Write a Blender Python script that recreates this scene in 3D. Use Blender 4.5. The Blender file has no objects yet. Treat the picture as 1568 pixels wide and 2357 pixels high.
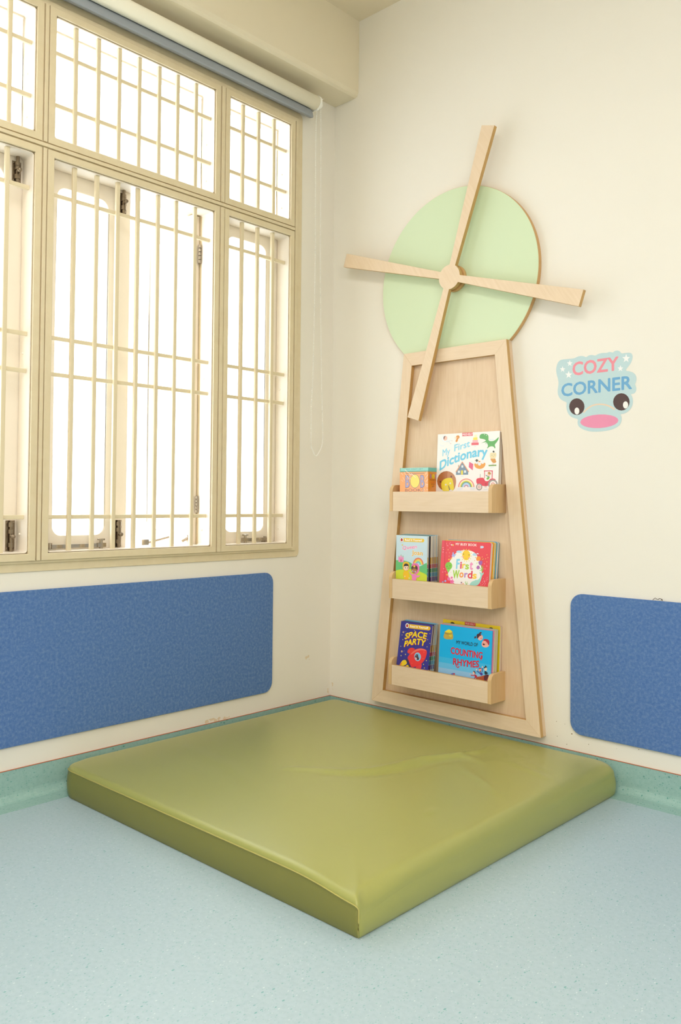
import bpy, bmesh, math, random
from mathutils import Vector, Matrix
from mathutils.geometry import tessellate_polygon
from math import sin, cos, pi, radians as RAD
S = bpy.context.scene
C = S.collection
random.seed(7)
# ------------------------------------------------------------------ camera
cam_d = bpy.data.cameras.new('camera'); cam = bpy.data.objects.new('camera', cam_d); C.objects.link(cam)
cam_d.sensor_fit = 'HORIZONTAL'; cam_d.sensor_width = 36.0
cam_d.lens = 1929.389 / 1568 * 36.0
cam_d.shift_x = 80.433 / 1568; cam_d.shift_y = -70.758 / 1568
cam_d.clip_start = 0.05
R_ = Vector((0.71561031, 0.69843708, 0.00935564)); U_ = Vector((0.01028795, -0.02393147, 0.99966066)); F_ = Vector((-0.69842397, 0.71527123, 0.02431109))
cam.matrix_world = Matrix(((R_.x, U_.x, -F_.x, 2.46695633), (R_.y, U_.y, -F_.y, -2.69013124), (R_.z, U_.z, -F_.z, 0.93617078), (0, 0, 0, 1)))
S.camera = cam
# ------------------------------------------------------------------ colour management, sky, lamps
S.view_settings.view_transform = 'Standard'; S.view_settings.look = 'None'
S.view_settings.exposure = 0.10; S.view_settings.gamma = 1.0; S.view_settings.use_curve_mapping = False
SKY = 4.9; LAMP = (15.0, 60.0, 27.0)
w = bpy.data.worlds.new('overcast'); S.world = w; w.use_nodes = True
w.node_tree.nodes['Background'].inputs[0].default_value = (0.90, 0.96, 1.06, 1)
w.node_tree.nodes['Background'].inputs[1].default_value = SKY
LAMPS = [(1.35, -2.05), (3.9, -3.2), (2.5, -4.4)]
S.cycles.max_bounces = 10; S.cycles.diffuse_bounces = 6; S.cycles.transparent_max_bounces = 16
try: S.cycles.use_denoising = True
except Exception: pass
def portal(y0, y1, z0, z1):
    l = bpy.data.lights.new('window_portal', 'AREA'); l.shape = 'RECTANGLE'; l.size = y1 - y0; l.size_y = z1 - z0
    l.cycles.is_portal = True
    o = bpy.data.objects.new('window_portal', l); C.objects.link(o)
    o.location = (-0.205, (y0 + y1) / 2, (z0 + z1) / 2); o.rotation_euler = (RAD(90), 0, RAD(90)) if False else Vector((1, 0, 0)).to_track_quat('-Z', 'Z').to_euler()
portal(-1.82, -0.2121, 0.708, 2.566)
for i, (x, y) in enumerate(LAMPS):
    l = bpy.data.lights.new('ceiling_lamp_light', 'AREA'); l.shape = 'RECTANGLE'; l.size = 1.15; l.size_y = 0.28
    l.energy = LAMP[i]; l.color = (1.0, 0.975, 0.965)
    o = bpy.data.objects.new('ceiling_lamp_light', l); C.objects.link(o); o.location = (x, y, 2.925)
# ------------------------------------------------------------------ helpers
def lin(h):
    def g(c):
        c /= 255.0
        return c / 12.92 if c <= 0.04045 else ((c + 0.055) / 1.055) ** 2.4
    if isinstance(h, str): h = tuple(int(h[i:i + 2], 16) for i in (0, 2, 4))
    return (g(h[0]), g(h[1]), g(h[2]), 1.0)
class MB:
    def __init__(s): s.v = []; s.f = []; s.c = []; s.m = []
    def face(s, idx, col=None, mi=0): s.f.append(tuple(idx)); s.c.append(col); s.m.append(mi)
    def add(s, vs, fs, col=None, mi=0):
        n = len(s.v); s.v += [tuple(p) for p in vs]
        for f in fs: s.face([n + i for i in f], col, mi)
    def box(s, x0, x1, y0, y1, z0, z1, col=None, mi=0):
        if x0 > x1: x0, x1 = x1, x0
        if y0 > y1: y0, y1 = y1, y0
        if z0 > z1: z0, z1 = z1, z0
        vs = [(x, y, z) for z in (z0, z1) for y in (y0, y1) for x in (x0, x1)]
        s.add(vs, [(0, 2, 3, 1), (4, 5, 7, 6), (0, 1, 5, 4), (2, 6, 7, 3), (0, 4, 6, 2), (1, 3, 7, 5)], col, mi)
    def prism(s, pts, a, b, axis='y', col=None):
        """2D outline extruded along one axis; pts=(x,z) for y, (y,z) for x, (x,y) for z"""
        def P(p, t): return {'y': (p[0], t, p[1]), 'x': (t, p[0], p[1]), 'z': (p[0], p[1], t)}[axis]
        n = len(pts); vs = [P(p, a) for p in pts] + [P(p, b) for p in pts]
        fs = [tuple(range(n)), tuple(range(2 * n - 1, n - 1, -1))] + [(i, i + n, (i + 1) % n + n, (i + 1) % n) for i in range(n)]
        s.add(vs, fs, col)
    def tube(s, path, r, n=10, col=None, closed=False, cap=True):
        P = [Vector(p) for p in path]; rings = []
        up = Vector((0, 0, 1))
        for i, p in enumerate(P):
            if closed: t = P[(i + 1) % len(P)] - P[i - 1]
            else: t = P[min(i + 1, len(P) - 1)] - P[max(i - 1, 0)]
            t.normalize(); u = t.cross(up)
            if u.length < 1e-4: u = t.cross(Vector((0, 1, 0)))
            u.normalize(); v_ = u.cross(t)
            rr = r[i] if isinstance(r, (list, tuple)) else r
            rings.append([p + (u * cos(2 * pi * k / n) + v_ * sin(2 * pi * k / n)) * rr for k in range(n)])
        b = len(s.v)
        for R in rings: s.v += [tuple(q) for q in R]
        m = len(rings)
        for i in range(m if closed else m - 1):
            for k in range(n):
                j = (i + 1) % m
                s.face((b + i * n + k, b + i * n + (k + 1) % n, b + j * n + (k + 1) % n, b + j * n + k), col)
        if cap and not closed:
            s.face([b + k for k in range(n)][::-1], col); s.face([b + (m - 1) * n + k for k in range(n)], col)
    def ball(s, c, r, n=6, col=None):
        vs = [(c[0], c[1], c[2] + r)]; 
        for i in range(1, n):
            for k in range(n + 2):
                a = pi * i / n; t = 2 * pi * k / (n + 2); vs.append((c[0] + r * sin(a) * cos(t), c[1] + r * sin(a) * sin(t), c[2] + r * cos(a)))
        vs.append((c[0], c[1], c[2] - r)); q = n + 2; fs = [(0, 1 + k, 1 + (k + 1) % q) for k in range(q)]
        for i in range(n - 2):
            for k in range(q): fs.append((1 + i * q + k, 1 + (i + 1) * q + k, 1 + (i + 1) * q + (k + 1) % q, 1 + i * q + (k + 1) % q))
        L = len(vs) - 1; fs += [(L, 1 + (n - 2) * q + (k + 1) % q, 1 + (n - 2) * q + k) for k in range(q)]
        s.add(vs, fs, col)
def part(name, mb, mat, parent=None, bevel=0, seg=2, smooth=False, world=True):
    """link one mesh object; vertices are given in world space unless world=False"""
    me = bpy.data.meshes.new(name)
    off = Vector((0, 0, 0))
    if parent is not None and world:
        r = parent
        while r is not None: off += r.location; r = r.parent
    me.from_pydata([(v[0] - off.x, v[1] - off.y, v[2] - off.z) for v in mb.v], [], mb.f)
    mats = mat if isinstance(mat, (list, tuple)) else [mat]
    for m in mats: me.materials.append(m)
    for p, mi in zip(me.polygons, mb.m): p.material_index = mi
    if any(c is not None for c in mb.c):
        at = me.color_attributes.new('print', 'FLOAT_COLOR', 'CORNER')
        li = 0; data = []
        for f, c in zip(mb.f, mb.c):
            cc = lin(c) if c is not None else (1, 1, 1, 1)
            data += list(cc) * len(f)
        at.data.foreach_set('color', data)
    me.validate(); me.update()
    b = bmesh.new(); b.from_mesh(me); bmesh.ops.recalc_face_normals(b, faces=b.faces[:]) if name not in NOFLIP else None; b.to_mesh(me); b.free()
    o = bpy.data.objects.new(name, me); C.objects.link(o)
    if parent is not None: o.parent = parent
    if smooth:
        for p in me.polygons: p.use_smooth = True
    if bevel:
        md = o.modifiers.new('edge', 'BEVEL'); md.width = bevel; md.segments = seg; md.limit_method = 'ANGLE'; md.angle_limit = RAD(35)
    return o
NOFLIP = ('front_cover', 'wall_sticker', 'printed_front', 'printed_side', 'side_print')
def thing(name, label, cat, loc, group=None, rot=(0, 0, 0)):
    o = bpy.data.objects.new(name, None); C.objects.link(o); o.empty_display_size = .05
    o.location = loc; o.rotation_euler = rot; o['label'] = label; o['category'] = cat
    if group: o['group'] = group
    return o
def tag(o, label, cat, group=None):
    o['label'] = label; o['category'] = cat
    if group: o['group'] = group
    return o
def structure(o): o['kind'] = 'structure'; return o
def tn(m): m.use_nodes = True; nt = m.node_tree; return nt, nt.nodes['Principled BSDF']
def mat(name, col, rough=.5, metal=0, coat=0, spec=.5, bump=None, mottle=None, sheen=0):
    m = bpy.data.materials.new(name); nt, b = tn(m)
    b.inputs['Base Color'].default_value = lin(col); b.inputs['Roughness'].default_value = rough; b.inputs['Metallic'].default_value = metal
    b.inputs['Coat Weight'].default_value = coat; b.inputs['Specular IOR Level'].default_value = spec
    if coat: b.inputs['Coat Roughness'].default_value = .42
    if sheen: b.inputs['Sheen Weight'].default_value = sheen
    tc = nt.nodes.new('ShaderNodeTexCoord')
    if mottle:
        sc, amt, col2 = mottle
        n = nt.nodes.new('ShaderNodeTexNoise'); n.inputs['Scale'].default_value = sc; n.inputs['Detail'].default_value = 6
        nt.links.new(tc.outputs['Object'], n.inputs['Vector'])
        mr = nt.nodes.new('ShaderNodeMapRange'); mr.inputs[1].default_value = .35; mr.inputs[2].default_value = .65; mr.inputs[3].default_value = 0; mr.inputs[4].default_value = amt
        nt.links.new(n.outputs['Fac'], mr.inputs[0])
        mx = nt.nodes.new('ShaderNodeMix'); mx.data_type = 'RGBA'; mx.inputs[6].default_value = lin(col); mx.inputs[7].default_value = lin(col2)
        nt.links.new(mr.outputs[0], mx.inputs[0]); nt.links.new(mx.outputs[2], b.inputs['Base Color'])
    if bump:
        sc, st = bump
        n = nt.nodes.new('ShaderNodeTexNoise'); n.inputs['Scale'].default_value = sc; n.inputs['Detail'].default_value = 4
        nt.links.new(tc.outputs['Object'], n.inputs['Vector'])
        bp = nt.nodes.new('ShaderNodeBump'); bp.inputs['Strength'].default_value = st; bp.inputs['Distance'].default_value = .002
        nt.links.new(n.outputs['Fac'], bp.inputs['Height']); nt.links.new(bp.outputs[0], b.inputs['Normal'])
    return m
def node(nt, t, **k):
    n = nt.nodes.new(t)
    for a, v in k.items(): setattr(n, a, v)
    return n
def mth(nt, op, a, b=None, c=None):
    n = nt.nodes.new('ShaderNodeMath'); n.operation = op
    for i, x in enumerate((a, b, c)):
        if x is None: continue
        if isinstance(x, (int, float)): n.inputs[i].default_value = x
        else: nt.links.new(x, n.inputs[i])
    return n.outputs[0]
def wood(name, light, dark, edge, rot=(0, 0, 0), grain=1.0, rough=.42):
    """maple laminate; grain runs along local z before rot. Faces not turned to the room (y) carry the edge banding."""
    m = bpy.data.materials.new(name); nt, b = tn(m); L = nt.links.new
    tc = node(nt, 'ShaderNodeTexCoord'); mp = node(nt, 'ShaderNodeMapping'); mp.inputs['Rotation'].default_value = rot
    L(tc.outputs['Object'], mp.inputs['Vector'])
    mp2 = node(nt, 'ShaderNodeMapping'); mp2.inputs['Scale'].default_value = (1, 1, .06); L(mp.outputs[0], mp2.inputs['Vector'])
    n1 = node(nt, 'ShaderNodeTexNoise'); n1.inputs['Scale'].default_value = 160 * grain; n1.inputs['Detail'].default_value = 3; L(mp2.outputs[0], n1.inputs['Vector'])
    mp3 = node(nt, 'ShaderNodeMapping'); mp3.inputs['Scale'].default_value = (1, 1, .22); L(mp.outputs[0], mp3.inputs['Vector'])
    n2 = node(nt, 'ShaderNodeTexNoise'); n2.inputs['Scale'].default_value = 9 * grain; n2.inputs['Detail'].default_value = 2; n2.inputs['Distortion'].default_value = .6; L(mp3.outputs[0], n2.inputs['Vector'])
    rings = mth(nt, 'SINE', mth(nt, 'MULTIPLY', n2.outputs['Fac'], 70.0))
    f = mth(nt, 'ADD', mth(nt, 'MULTIPLY', n1.outputs['Fac'], .75), mth(nt, 'MULTIPLY', rings, .05))
    mr = node(nt, 'ShaderNodeMapRange'); mr.inputs[1].default_value = .1; mr.inputs[2].default_value = .72; L(f, mr.inputs[0])
    mx = node(nt, 'ShaderNodeMix', data_type='RGBA'); mx.inputs[6].default_value = lin(dark); mx.inputs[7].default_value = lin(light); L(mr.outputs[0], mx.inputs[0])
    if edge:
        g = node(nt, 'ShaderNodeNewGeometry'); sx = node(nt, 'ShaderNodeSeparateXYZ'); L(g.outputs['True Normal'], sx.inputs[0])
        e = mth(nt, 'LESS_THAN', mth(nt, 'ABSOLUTE', sx.outputs[1]), .4)
        m2 = node(nt, 'ShaderNodeMix', data_type='RGBA'); L(e, m2.inputs[0]); L(mx.outputs[2], m2.inputs[6]); m2.inputs[7].default_value = lin(edge)
        L(m2.outputs[2], b.inputs['Base Color'])
    else: L(mx.outputs[2], b.inputs['Base Color'])
    b.inputs['Roughness'].default_value = rough; b.inputs['Specular IOR Level'].default_value = .4
    return m
WL, WD, WE = 'ead4ba', 'dfc6a6', 'c89f62'
M = {}
M['wood_v'] = wood('maple_vertical', WL, WD, WE)
M['wood_h'] = wood('maple_horizontal', WL, WD, WE, rot=(0, RAD(90), 0))
M['wood_in'] = wood('maple_panel', 'e8d0b4', 'dabd9b', None)
M['wood_side'] = wood('maple_bracket', 'dcbc8e', 'd0aa78', None)
M['wood_d'] = wood('maple_diagonal', WL, WD, WE, rot=(0, RAD(32), 0), grain=.8)
M['trimwood'] = mat('maple_edging', 'd0a56c', .45)
# ---- walls
def wall_mat():
    m = bpy.data.materials.new('cream_paint'); nt, b = tn(m); L = nt.links.new
    base = lin('ece7dd'); tc = node(nt, 'ShaderNodeTexCoord')
    b.inputs['Roughness'].default_value = .55; b.inputs['Specular IOR Level'].default_value = .3
    n = node(nt, 'ShaderNodeTexNoise'); n.inputs['Scale'].default_value = 3; L(tc.outputs['Object'], n.inputs['Vector'])
    mr = node(nt, 'ShaderNodeMapRange'); mr.inputs[3].default_value = 0; mr.inputs[4].default_value = .35; L(n.outputs['Fac'], mr.inputs[0])
    mx = node(nt, 'ShaderNodeMix', data_type='RGBA'); mx.inputs[6].default_value = base; mx.inputs[7].default_value = lin('e9e3d6'); L(mr.outputs[0], mx.inputs[0])
    cur = mx.outputs[2]
    ns = node(nt, 'ShaderNodeTexNoise'); ns.inputs['Scale'].default_value = 55; ns.inputs['Detail'].default_value = 3; L(tc.outputs['Object'], ns.inputs['Vector'])
    # yellowed glue marks, each with its own outline
    for (c, sc, thr) in [((0, -.012, .14), (40, 120, 26), .52), ((0, -.137, .281), (30, 34, 80), .56), ((0, -.15, .258), (30, 90, 160), .6), ((0, -.64, .108), (30, 14, 110), .50), ((.017, 0, .137), (70, 30, 45), .55)]:
        mp = node(nt, 'ShaderNodeMapping', vector_type='POINT'); mp.inputs['Location'].default_value = tuple(-a * b_ for a, b_ in zip(c, sc)); mp.inputs['Scale'].default_value = sc
        L(tc.outputs['Object'], mp.inputs['Vector'])
        ln = node(nt, 'ShaderNodeVectorMath', operation='LENGTH'); L(mp.outputs[0], ln.inputs[0])
        inside = mth(nt, 'LESS_THAN', ln.outputs['Value'], 1.0)
        k = mth(nt, 'MULTIPLY', inside, mth(nt, 'GREATER_THAN', mth(nt, 'SUBTRACT', ns.outputs['Fac'], mth(nt, 'MULTIPLY', ln.outputs['Value'], .12)), thr - .06))
        k = mth(nt, 'MULTIPLY', k, .42)
        m2 = node(nt, 'ShaderNodeMix', data_type='RGBA'); L(k, m2.inputs[0]); L(cur, m2.inputs[6]); m2.inputs[7].default_value = lin('cfa548'); cur = m2.outputs[2]
    # dark specks low on the right wall
    vo = node(nt, 'ShaderNodeTexVoronoi'); vo.inputs['Scale'].default_value = 60; L(tc.outputs['Object'], vo.inputs['Vector'])
    mp = node(nt, 'ShaderNodeMapping'); mp.inputs['Location'].default_value = (-1.17 * 4.2, 0, -.15 * 11); mp.inputs['Scale'].default_value = (4.2, 30, 11); L(tc.outputs['Object'], mp.inputs['Vector'])
    ln = node(nt, 'ShaderNodeVectorMath', operation='LENGTH'); L(mp.outputs[0], ln.inputs[0])
    rnd = node(nt, 'ShaderNodeSeparateColor'); L(vo.outputs['Color'], rnd.inputs[0])
    rad = mth(nt, 'MULTIPLY', rnd.outputs[0], .13)
    k = mth(nt, 'MULTIPLY', mth(nt, 'LESS_THAN', vo.outputs['Distance'], rad), mth(nt, 'LESS_THAN', ln.outputs['Value'], rnd.outputs[1]))
    m2 = node(nt, 'ShaderNodeMix', data_type='RGBA'); L(k, m2.inputs[0]); L(cur, m2.inputs[6]); m2.inputs[7].default_value = lin('7a6440'); cur = m2.outputs[2]
    L(cur, b.inputs['Base Color'])
    nb = node(nt, 'ShaderNodeTexNoise'); nb.inputs['Scale'].default_value = 14; nb.inputs['Detail'].default_value = 5; L(tc.outputs['Object'], nb.inputs['Vector'])
    bp = node(nt, 'ShaderNodeBump'); bp.inputs['Strength'].default_value = .25; bp.inputs['Distance'].default_value = .004; L(nb.outputs['Fac'], bp.inputs['Height']); L(bp.outputs[0], b.inputs['Normal'])
    return m
M['wall'] = wall_mat()
M['beam'] = mat('shade_tinted_beam_paint', 'e8ddc4', .55, bump=(14, .25))  # wall paint made yellower, the tint of its shade put into colour
M['ceil'] = mat('ceiling_paint', 'e6d9c0', .7, bump=(20, .15))  # yellow tint of the shaded ceiling mixed into its colour
M['frame'] = mat('beige_gloss_paint', 'decfae', .38, bump=(60, .25), mottle=(30, .35, 'd5c39d'))
M['bar'] = mat('beige_bar_paint', 'decfae', .38)
M['reveal'] = mat('white_gloss_paint', 'eadfcf', .35, bump=(60, .2))
M['metal'] = mat('brushed_steel', '8c7e6c', .32, 1.0)
M['steel'] = mat('bright_steel', 'b0a698', .25, 1.0)
M['screw'] = mat('dark_screw', '5e5040', .4, .8)
def speck_floor(name, base, spots, dens, sc):
    m = bpy.data.materials.new(name); nt, b = tn(m); L = nt.links.new
    tc = node(nt, 'ShaderNodeTexCoord'); cur = None
    n = node(nt, 'ShaderNodeTexNoise'); n.inputs['Scale'].default_value = 90; n.inputs['Detail'].default_value = 5; L(tc.outputs['Object'], n.inputs['Vector'])
    mr = node(nt, 'ShaderNodeMapRange'); mr.inputs[1].default_value = .38; mr.inputs[2].default_value = .66; mr.inputs[4].default_value = .55; L(n.outputs['Fac'], mr.inputs[0])
    mx = node(nt, 'ShaderNodeMix', data_type='RGBA'); mx.inputs[6].default_value = lin(base[0]); mx.inputs[7].default_value = lin(base[1]); L(mr.outputs[0], mx.inputs[0]); cur = mx.outputs[2]
    for i, (s, col, dn, r) in enumerate(spots):
        mp = node(nt, 'ShaderNodeMapping'); mp.inputs['Rotation'].default_value = (0, 0, .6 + i); mp.inputs['Scale'].default_value = (s, s * .55, s); mp.inputs['Location'].default_value = (i * 3.3, 0, 0); L(tc.outputs['Object'], mp.inputs['Vector'])
        vo = node(nt, 'ShaderNodeTexVoronoi'); vo.inputs['Scale'].default_value = 1; L(mp.outputs[0], vo.inputs['Vector'])
        sp = node(nt, 'ShaderNodeSeparateColor'); L(vo.outputs['Color'], sp.inputs[0])
        rr = mth(nt, 'MULTIPLY', sp.outputs[1], r)
        k = mth(nt, 'MULTIPLY', mth(nt, 'LESS_THAN', vo.outputs['Distance'], rr), mth(nt, 'LESS_THAN', sp.outputs[0], dn))
        k = mth(nt, 'MULTIPLY', k, mth(nt, 'MULTIPLY_ADD', sp.outputs[2], .5, .4))
        m2 = node(nt, 'ShaderNodeMix', data_type='RGBA'); L(k, m2.inputs[0]); L(cur, m2.inputs[6]); m2.inputs[7].default_value = lin(col); cur = m2.outputs[2]
    L(cur, b.inputs['Base Color']); b.inputs['Roughness'].default_value = .42; b.inputs['Specular IOR Level'].default_value = .45
    bp = node(nt, 'ShaderNodeBump'); bp.inputs['Strength'].default_value = .12; bp.inputs['Distance'].default_value = .001; L(n.outputs['Fac'], bp.inputs['Height']); L(bp.outputs[0], b.inputs['Normal'])
    return m
FL = [(300, '86b2b4', .45, .42), (150, '6ea6a8', .20, .30), (210, 'cfdcde', .3, .3), (90, '6a9c9e', .05, .15)]
M['floor'] = speck_floor('aqua_vinyl', ('b0c4cc', 'a3bac2'), FL, 1, 1)
M['skirt'] = speck_floor('teal_vinyl', ('98bab4', '88aea8'), [(260, '5f9a90', .4, .42), (130, '3f8a80', .25, .36), (75, '3a8076', .12, .24)], 1, 1)
M['glue'] = mat('sealant_line', 'b0603c', .7)
def felt():
    m = bpy.data.materials.new('blue_felt'); nt, b = tn(m); L = nt.links.new
    tc = node(nt, 'ShaderNodeTexCoord')
    n = node(nt, 'ShaderNodeTexNoise'); n.inputs['Scale'].default_value = 105; n.inputs['Detail'].default_value = 8; n.inputs['Roughness'].default_value = .66; n.inputs['Distortion'].default_value = .25; L(tc.outputs['Object'], n.inputs['Vector'])
    cr = node(nt, 'ShaderNodeValToRGB'); L(n.outputs['Fac'], cr.inputs[0])
    e = cr.color_ramp.elements; e[0].position = .30; e[0].color = lin('4a6ba6'); e[1].position = .74; e[1].color = lin('7590b8')
    q = cr.color_ramp.elements.new(.5); q.color = lin('587ab0')
    L(cr.outputs[0], b.inputs['Base Color']); b.inputs['Roughness'].default_value = .95; b.inputs['Specular IOR Level'].default_value = .1; b.inputs['Sheen Weight'].default_value = .15
    n2 = node(nt, 'ShaderNodeTexNoise'); n2.inputs['Scale'].default_value = 350; n2.inputs['Detail'].default_value = 3; L(tc.outputs['Object'], n2.inputs['Vector'])
    bp = node(nt, 'ShaderNodeBump'); bp.inputs['Strength'].default_value = .5; bp.inputs['Distance'].default_value = .002; L(n2.outputs['Fac'], bp.inputs['Height']); L(bp.outputs[0], b.inputs['Normal'])
    return m
M['felt'] = felt()
M['green'] = mat('pale_green_laminate', 'd0e0bc', .45, bump=(8, .05))
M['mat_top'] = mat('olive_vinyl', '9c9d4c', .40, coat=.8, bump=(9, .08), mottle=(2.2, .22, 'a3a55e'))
M['mat_side'] = mat('olive_vinyl_shaded_side', '7c7a38', .42, coat=.08, bump=(9, .10))  # same vinyl as the top, darkened: shade put into the colour
M['piping'] = mat('olive_piping', 'b0a75c', .45)
M['blind'] = mat('cream_blind_fabric', 'fbf6e4', .7, bump=(300, .15))
M['hem'] = mat('grey_blue_hem_bar', '989ea6', .4)
M['plastic'] = mat('white_plastic', 'f8f6f0', .35)
M['black'] = mat('black_print', '2a2628', .5)
def glass():
    m = bpy.data.materials.new('window_glass'); m.use_nodes = True; nt = m.node_tree; nt.nodes.clear(); L = nt.links.new
    o = node(nt, 'ShaderNodeOutputMaterial'); a = node(nt, 'ShaderNodeBsdfTransparent'); a.inputs[0].default_value = (.96, .98, .97, 1)
    g = node(nt, 'ShaderNodeBsdfGlossy'); g.inputs['Roughness'].default_value = .02; x = node(nt, 'ShaderNodeMixShader'); x.inputs[0].default_value = .05
    L(a.outputs[0], x.inputs[1]); L(g.outputs[0], x.inputs[2]); L(x.outputs[0], o.inputs[0])
    return m
M['glass'] = glass()
def printed(name, rough, coat):
    m = bpy.data.materials.new(name); nt, b = tn(m)
    a = node(nt, 'ShaderNodeAttribute'); a.attribute_name = 'print'; nt.links.new(a.outputs['Color'], b.inputs['Base Color'])
    b.inputs['Roughness'].default_value = rough; b.inputs['Coat Weight'].default_value = coat; b.inputs['Coat Roughness'].default_value = .15
    return m
M['print'] = printed('printed_cover', .4, .25); M['pages'] = printed('page_edges', .8, 0); M['vinyl_print'] = printed('printed_sticker', .5, 0); M['shrink'] = printed('shrink_wrapped_print', .3, .6)
def emit(name, col, st):
    m = bpy.data.materials.new(name); nt, b = tn(m); b.inputs['Emission Color'].default_value = col; b.inputs['Emission Strength'].default_value = st; return m
# ------------------------------------------------------------------ the room
XR, YB, H = 4.6, -5.4, 3.0
WIN = (-1.82, -0.2121, 0.708, 2.566)
def slab(name, bx, m):
    b = MB()
    for q in bx: b.box(*q)
    return structure(part(name, b, m))
slab('floor', [(-.2, XR + .2, YB - .2, .2, -.1, 0)], M['floor'])
slab('ceiling', [(-.2, XR + .2, YB - .2, .2, H, H + .1)], M['ceil'])
slab('wall_right', [(-.2, XR + .2, 0, .2, 0, H)], M['wall'])
slab('wall_back', [(-.2, XR + .2, YB - .2, YB, 0, H)], M['wall'])
slab('wall_far', [(XR, XR + .2, YB, 0, 0, H)], M['wall'])
slab('wall_left', [(-.2, 0, YB, 0, 0, WIN[2]), (-.2, 0, YB, 0, WIN[3], H), (-.2, 0, WIN[1], 0, WIN[2], WIN[3]), (-.2, 0, YB, WIN[0], WIN[2], WIN[3])], M['wall'])
b = MB(); b.prism([(0, 2.672), (.118, 2.672), (.130, 2.678), (.136, 2.692), (.138, H), (0, H)], YB, 0, 'y')
structure(part('trim_1', b, M['beam']))
def cove(name, axis):
    prof = [(0, .1), (.004, .1), (.004, .032)] + [(.004 + .028 * (1 - cos(a)), .004 + .028 * (1 - sin(a))) for a in [RAD(t) for t in (15, 30, 45, 60, 75, 90)]] + [(.075, .0008), (.075, 0), (0, 0)]
    b = MB()
    if axis == 'left': b.prism(prof, YB, 0, 'y')
    else: b.prism([(-p[0], p[1]) for p in prof], 0, XR, 'x')
    o = structure(part(name, b, M['skirt'], smooth=False))
    g = MB()
    if axis == 'left': g.box(0, .0048, YB, 0, .1, .1012)
    else: g.box(0, XR, -.0048, 0, .1, .1012)
    part('sealant_bead', g, M['glue'], o)
cove('baseboard_left', 'left'); cove('baseboard_right', 'right')
# ------------------------------------------------------------------ window 1
win = bpy.data.objects.new('window_1', None); C.objects.link(win); win.location = (0, -1.0, .708); structure(win)
YS = [(-1.748, -1.4163, 4), (-1.3507, -.6834, 8), (-.6137, -.2817, 4)]
ZU, ZL = (2.0986, 2.4995), (0.7652, 2.0338)
def rring(b, y0, y1, z0, z1, wy, x0, x1, r=0, n=5):
    """rectangular ring with width wy, optional rounded outer corners"""
    def rr(a0, a1, c0, c1, q):
        if q <= 0: return [(a0, c0), (a1, c0), (a1, c1), (a0, c1)]
        P = []
        for (cx, cz, s0) in ((a1 - q, c0 + q, -90), (a1 - q, c1 - q, 0), (a0 + q, c1 - q, 90), (a0 + q, c0 + q, 180)):
            for k in range(n + 1): t = RAD(s0 + 90 * k / n); P.append((cx + q * cos(t), cz + q * sin(t)))
        return P
    O = rr(y0, y1, z0, z1, max(r, 1e-4)); I = rr(y0 + wy, y1 - wy, z0 + wy, z1 - wy, max(r - wy, 1e-4) if r > 0 else 1e-4)
    N = len(O); vs = [(x1, *p) for p in O] + [(x1, *p) for p in I] + [(x0, *p) for p in O] + [(x0, *p) for p in I]
    fs = []
    for i in range(N):
        j = (i + 1) % N
        fs += [(i, j, N + j, N + i), (2 * N + i, 3 * N + i, 3 * N + j, 2 * N + j), (i, 2 * N + i, 2 * N + j, j), (N + i, N + j, 3 * N + j, 3 * N + i)]
    b.add(vs, fs)
b = MB()
rring(b, WIN[0], -.205, .708, 2.566, .028, -.02, .004, .02)          # painted margin on the wall
rring(b, WIN[0] + .026, -.2330, .7345, 2.540, .016, -.05, .0105)      # stepped band
for z0, z1 in (ZU, ZL):
    for y0, y1, n in YS: rring(b, y0 - .0225 if True else y0, y1 + .0225, z0 - .0225, z1 + .0225, .0225, -.11, .0175)
# filling pieces and centre beads between lights
for (ya, yb_) in ((-1.4163, -1.3507), (-.6834, -.6137)):
    for z0, z1 in (ZU, ZL):
        b.box(-.10, .0105, ya + .0225, yb_ - .0225, z0 - .0225, z1 + .0225); b.box(-.10, .0195, ya + .0265, yb_ - .0265, z0 - .0225, z1 + .0225)
b.box(-.10, .0105, -1.77, -.2592, ZL[1] + .0225, ZU[0] - .0225); b.box(-.10, .0195, -1.77, -.2592, ZL[1] + .0265, ZU[0] - .0265)
part('window_frame', b, M['frame'], win, bevel=.0012)
def hinge(y, z0, z1, parent):
    h = MB(); h.box(-.068, -.058, y - .0015, y + .0005, z0, z1); 
    k = 5; dz = (z1 - z0) / k
    for i in range(k): h.tube([(-.060, y - .006, z0 + i * dz + .001), (-.060, y - .006, z0 + (i + 1) * dz - .001)], .0065, 10)
    h.box(-.085, -.060, y - .014 if False else y - .002, y, z0, z1)
    part('hinge', h, M['steel'], parent, bevel=.0006)
def bolt(y, z0, z1, top, parent):
    h = MB(); x = -.0592
    h.box(x, x + .003, y - .015, y + .015, z0, z1)
    zc = (z0 + z1) / 2
    h.tube([(x + .010, y, z0 - (0 if top else .006)), (x + .010, y, z1 + (.022 if top else 0))], .0055, 12)
    for zz in (z0 + .012, zc + .006, z1 - .02): h.tube([(x + .009, y, zz), (x + .009, y, zz + .014)], .0088, 12)
    h.tube([(x + .010, y, zc - .004), (x + .034, y - .006, zc - .002)], .0042, 10); h.ball((x + .036, y - .0065, zc - .002), .0075, 8)
    for zz in (z0 + .007, z1 - .007):
        for s in (-1, 1): h.ball((x + .003, y + s * .0115, zz), .0028, 5)
    part('tower_bolt', h, M['metal'], parent, bevel=.0005)
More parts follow.
